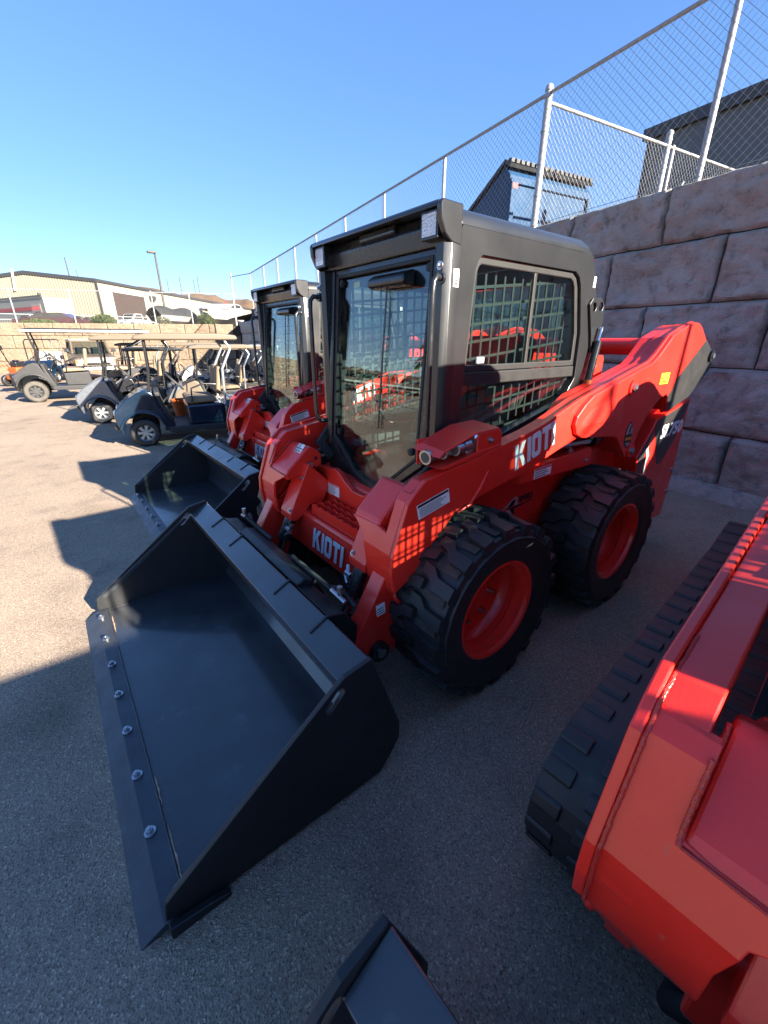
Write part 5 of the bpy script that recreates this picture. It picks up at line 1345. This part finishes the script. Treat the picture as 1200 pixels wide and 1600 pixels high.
m = MB(); m.box(-2.4,2.6,-.5,-.44,.12,.18); m.box(-2.4,2.6,.44,.5,.12,.18); m.build('trailer', GALV, bt)
wb_ = empty('white_boat', ray_up(352, 31.0, 2.3), WRZ - .45); tag(wb_, 'long white boat with dark windows behind the tan wall near the corner', 'boat')
m = MB(); V = []
for i in range(NS + 1):
    u = i / NS; x = -3.2 + 6.4*u; w = 1.1 * (1 - max(0, u - .55)**2 * 4.2)
    for t, z in ((-1,.95 + .15*u),(-.85,.5),(0,.25 + .45*max(0,u-.7)),(.85,.5),(1,.95 + .15*u)): V.append((x, w*t, z))
m.add(V, [(i*5+j, (i+1)*5+j, (i+1)*5+j+1, i*5+j+1) for i in range(NS) for j in range(4)] + [tuple(range(5))]); m.build('hull', WHITEP, wb_, smooth=40)
m = MB(); m.prism([(-3.1,.96),(2.2,1.10),(1.3,1.28),(-.2,1.55),(-1.6,1.58),(-3.1,1.15)], 'y', -.9, .9); dk = m.build('deck', WHITEP, wb_, bevel=.05)
m = MB(); m.prism([(1.0,1.27),(-.15,1.50),(-1.5,1.52),(-1.5,1.36),(.4,1.25)], 'y', -.92, .92); m.build('cabin_window', CANVAS, dk)
for x in (-1.2,-2.3):
    m = MB(); m.box(x-.14,x+.14,-1.0,-.88,1.05,1.17); m.build('red_marker', ORANGE, dk)
m = MB(); m.tube([(-2.9,-.4,1.1),(-2.6,-.4,1.95)], .03, 6); m.build('red_flag_pole', REDINK, dk)
tk = empty('white_truck', ray_up(214, 30.5, 2.2), WRZ - .9); tk.scale = (.72,.72,.72); tag(tk, 'white pickup truck cab behind the tan wall left of the light pole', 'truck')
m = MB(); m.prism([(-2.2,.35),(-2.2,.85),(-.6,.88),(-.45,.90),(.95,.88),(1.25,.80),(1.28,.38)], 'y', -.85, .85); m.build('body', WHITEP, tk, bevel=.05)
m = MB(); m.prism([(-.62,.88),(-.50,1.38),(.20,1.38),(.62,.88)], 'y', -.76, .76); tc_ = m.build('cabin', WHITEP, tk, bevel=.05)
m = MB(); m.prism([(-.46,.93),(-.42,1.30),(.16,1.30),(.46,.93)], 'y', -.775, .775); m.build('side_glass', CANVAS, tc_)
m = MB(); m.add([(.60,-.66,.92),(.60,.66,.92),(.25,.60,1.34),(.25,-.60,1.34)], [(0,1,2,3)]); m.build('windscreen', CANVAS, tc_)
for s in (-1, 1):
    for x in (-1.5,.75): small_wheel(tk, x, .76*s, .34, .22, s, GREYP, 6)
sd = empty('dark_car', ray_up(100, 26.5, 2.3), BRZ); tag(sd, 'dark sedan whose roof shows just above the tan wall near the low shrub', 'car')
m = MB(); m.prism([(-2.0,.12),(-2.0,.36),(-1.2,.42),(-.7,.70),(.5,.72),(1.0,.44),(1.9,.38),(2.0,.14)], 'y', -.75, .75); m.build('body', mat('dark_red_car', (.05,.018,.018), .3, coat=.6), sd, bevel=.06, seg=3)
m = MB(); m.prism([(-1.05,.44),(-.66,.66),(.46,.68),(.85,.46)], 'y', -.757, .757); m.build('side_glass', CANVAS, sd)
for s in (-1, 1):
    for x in (-1.3,1.3): small_wheel(sd, x, .66*s, .28, .18, s, GREYP, 6)
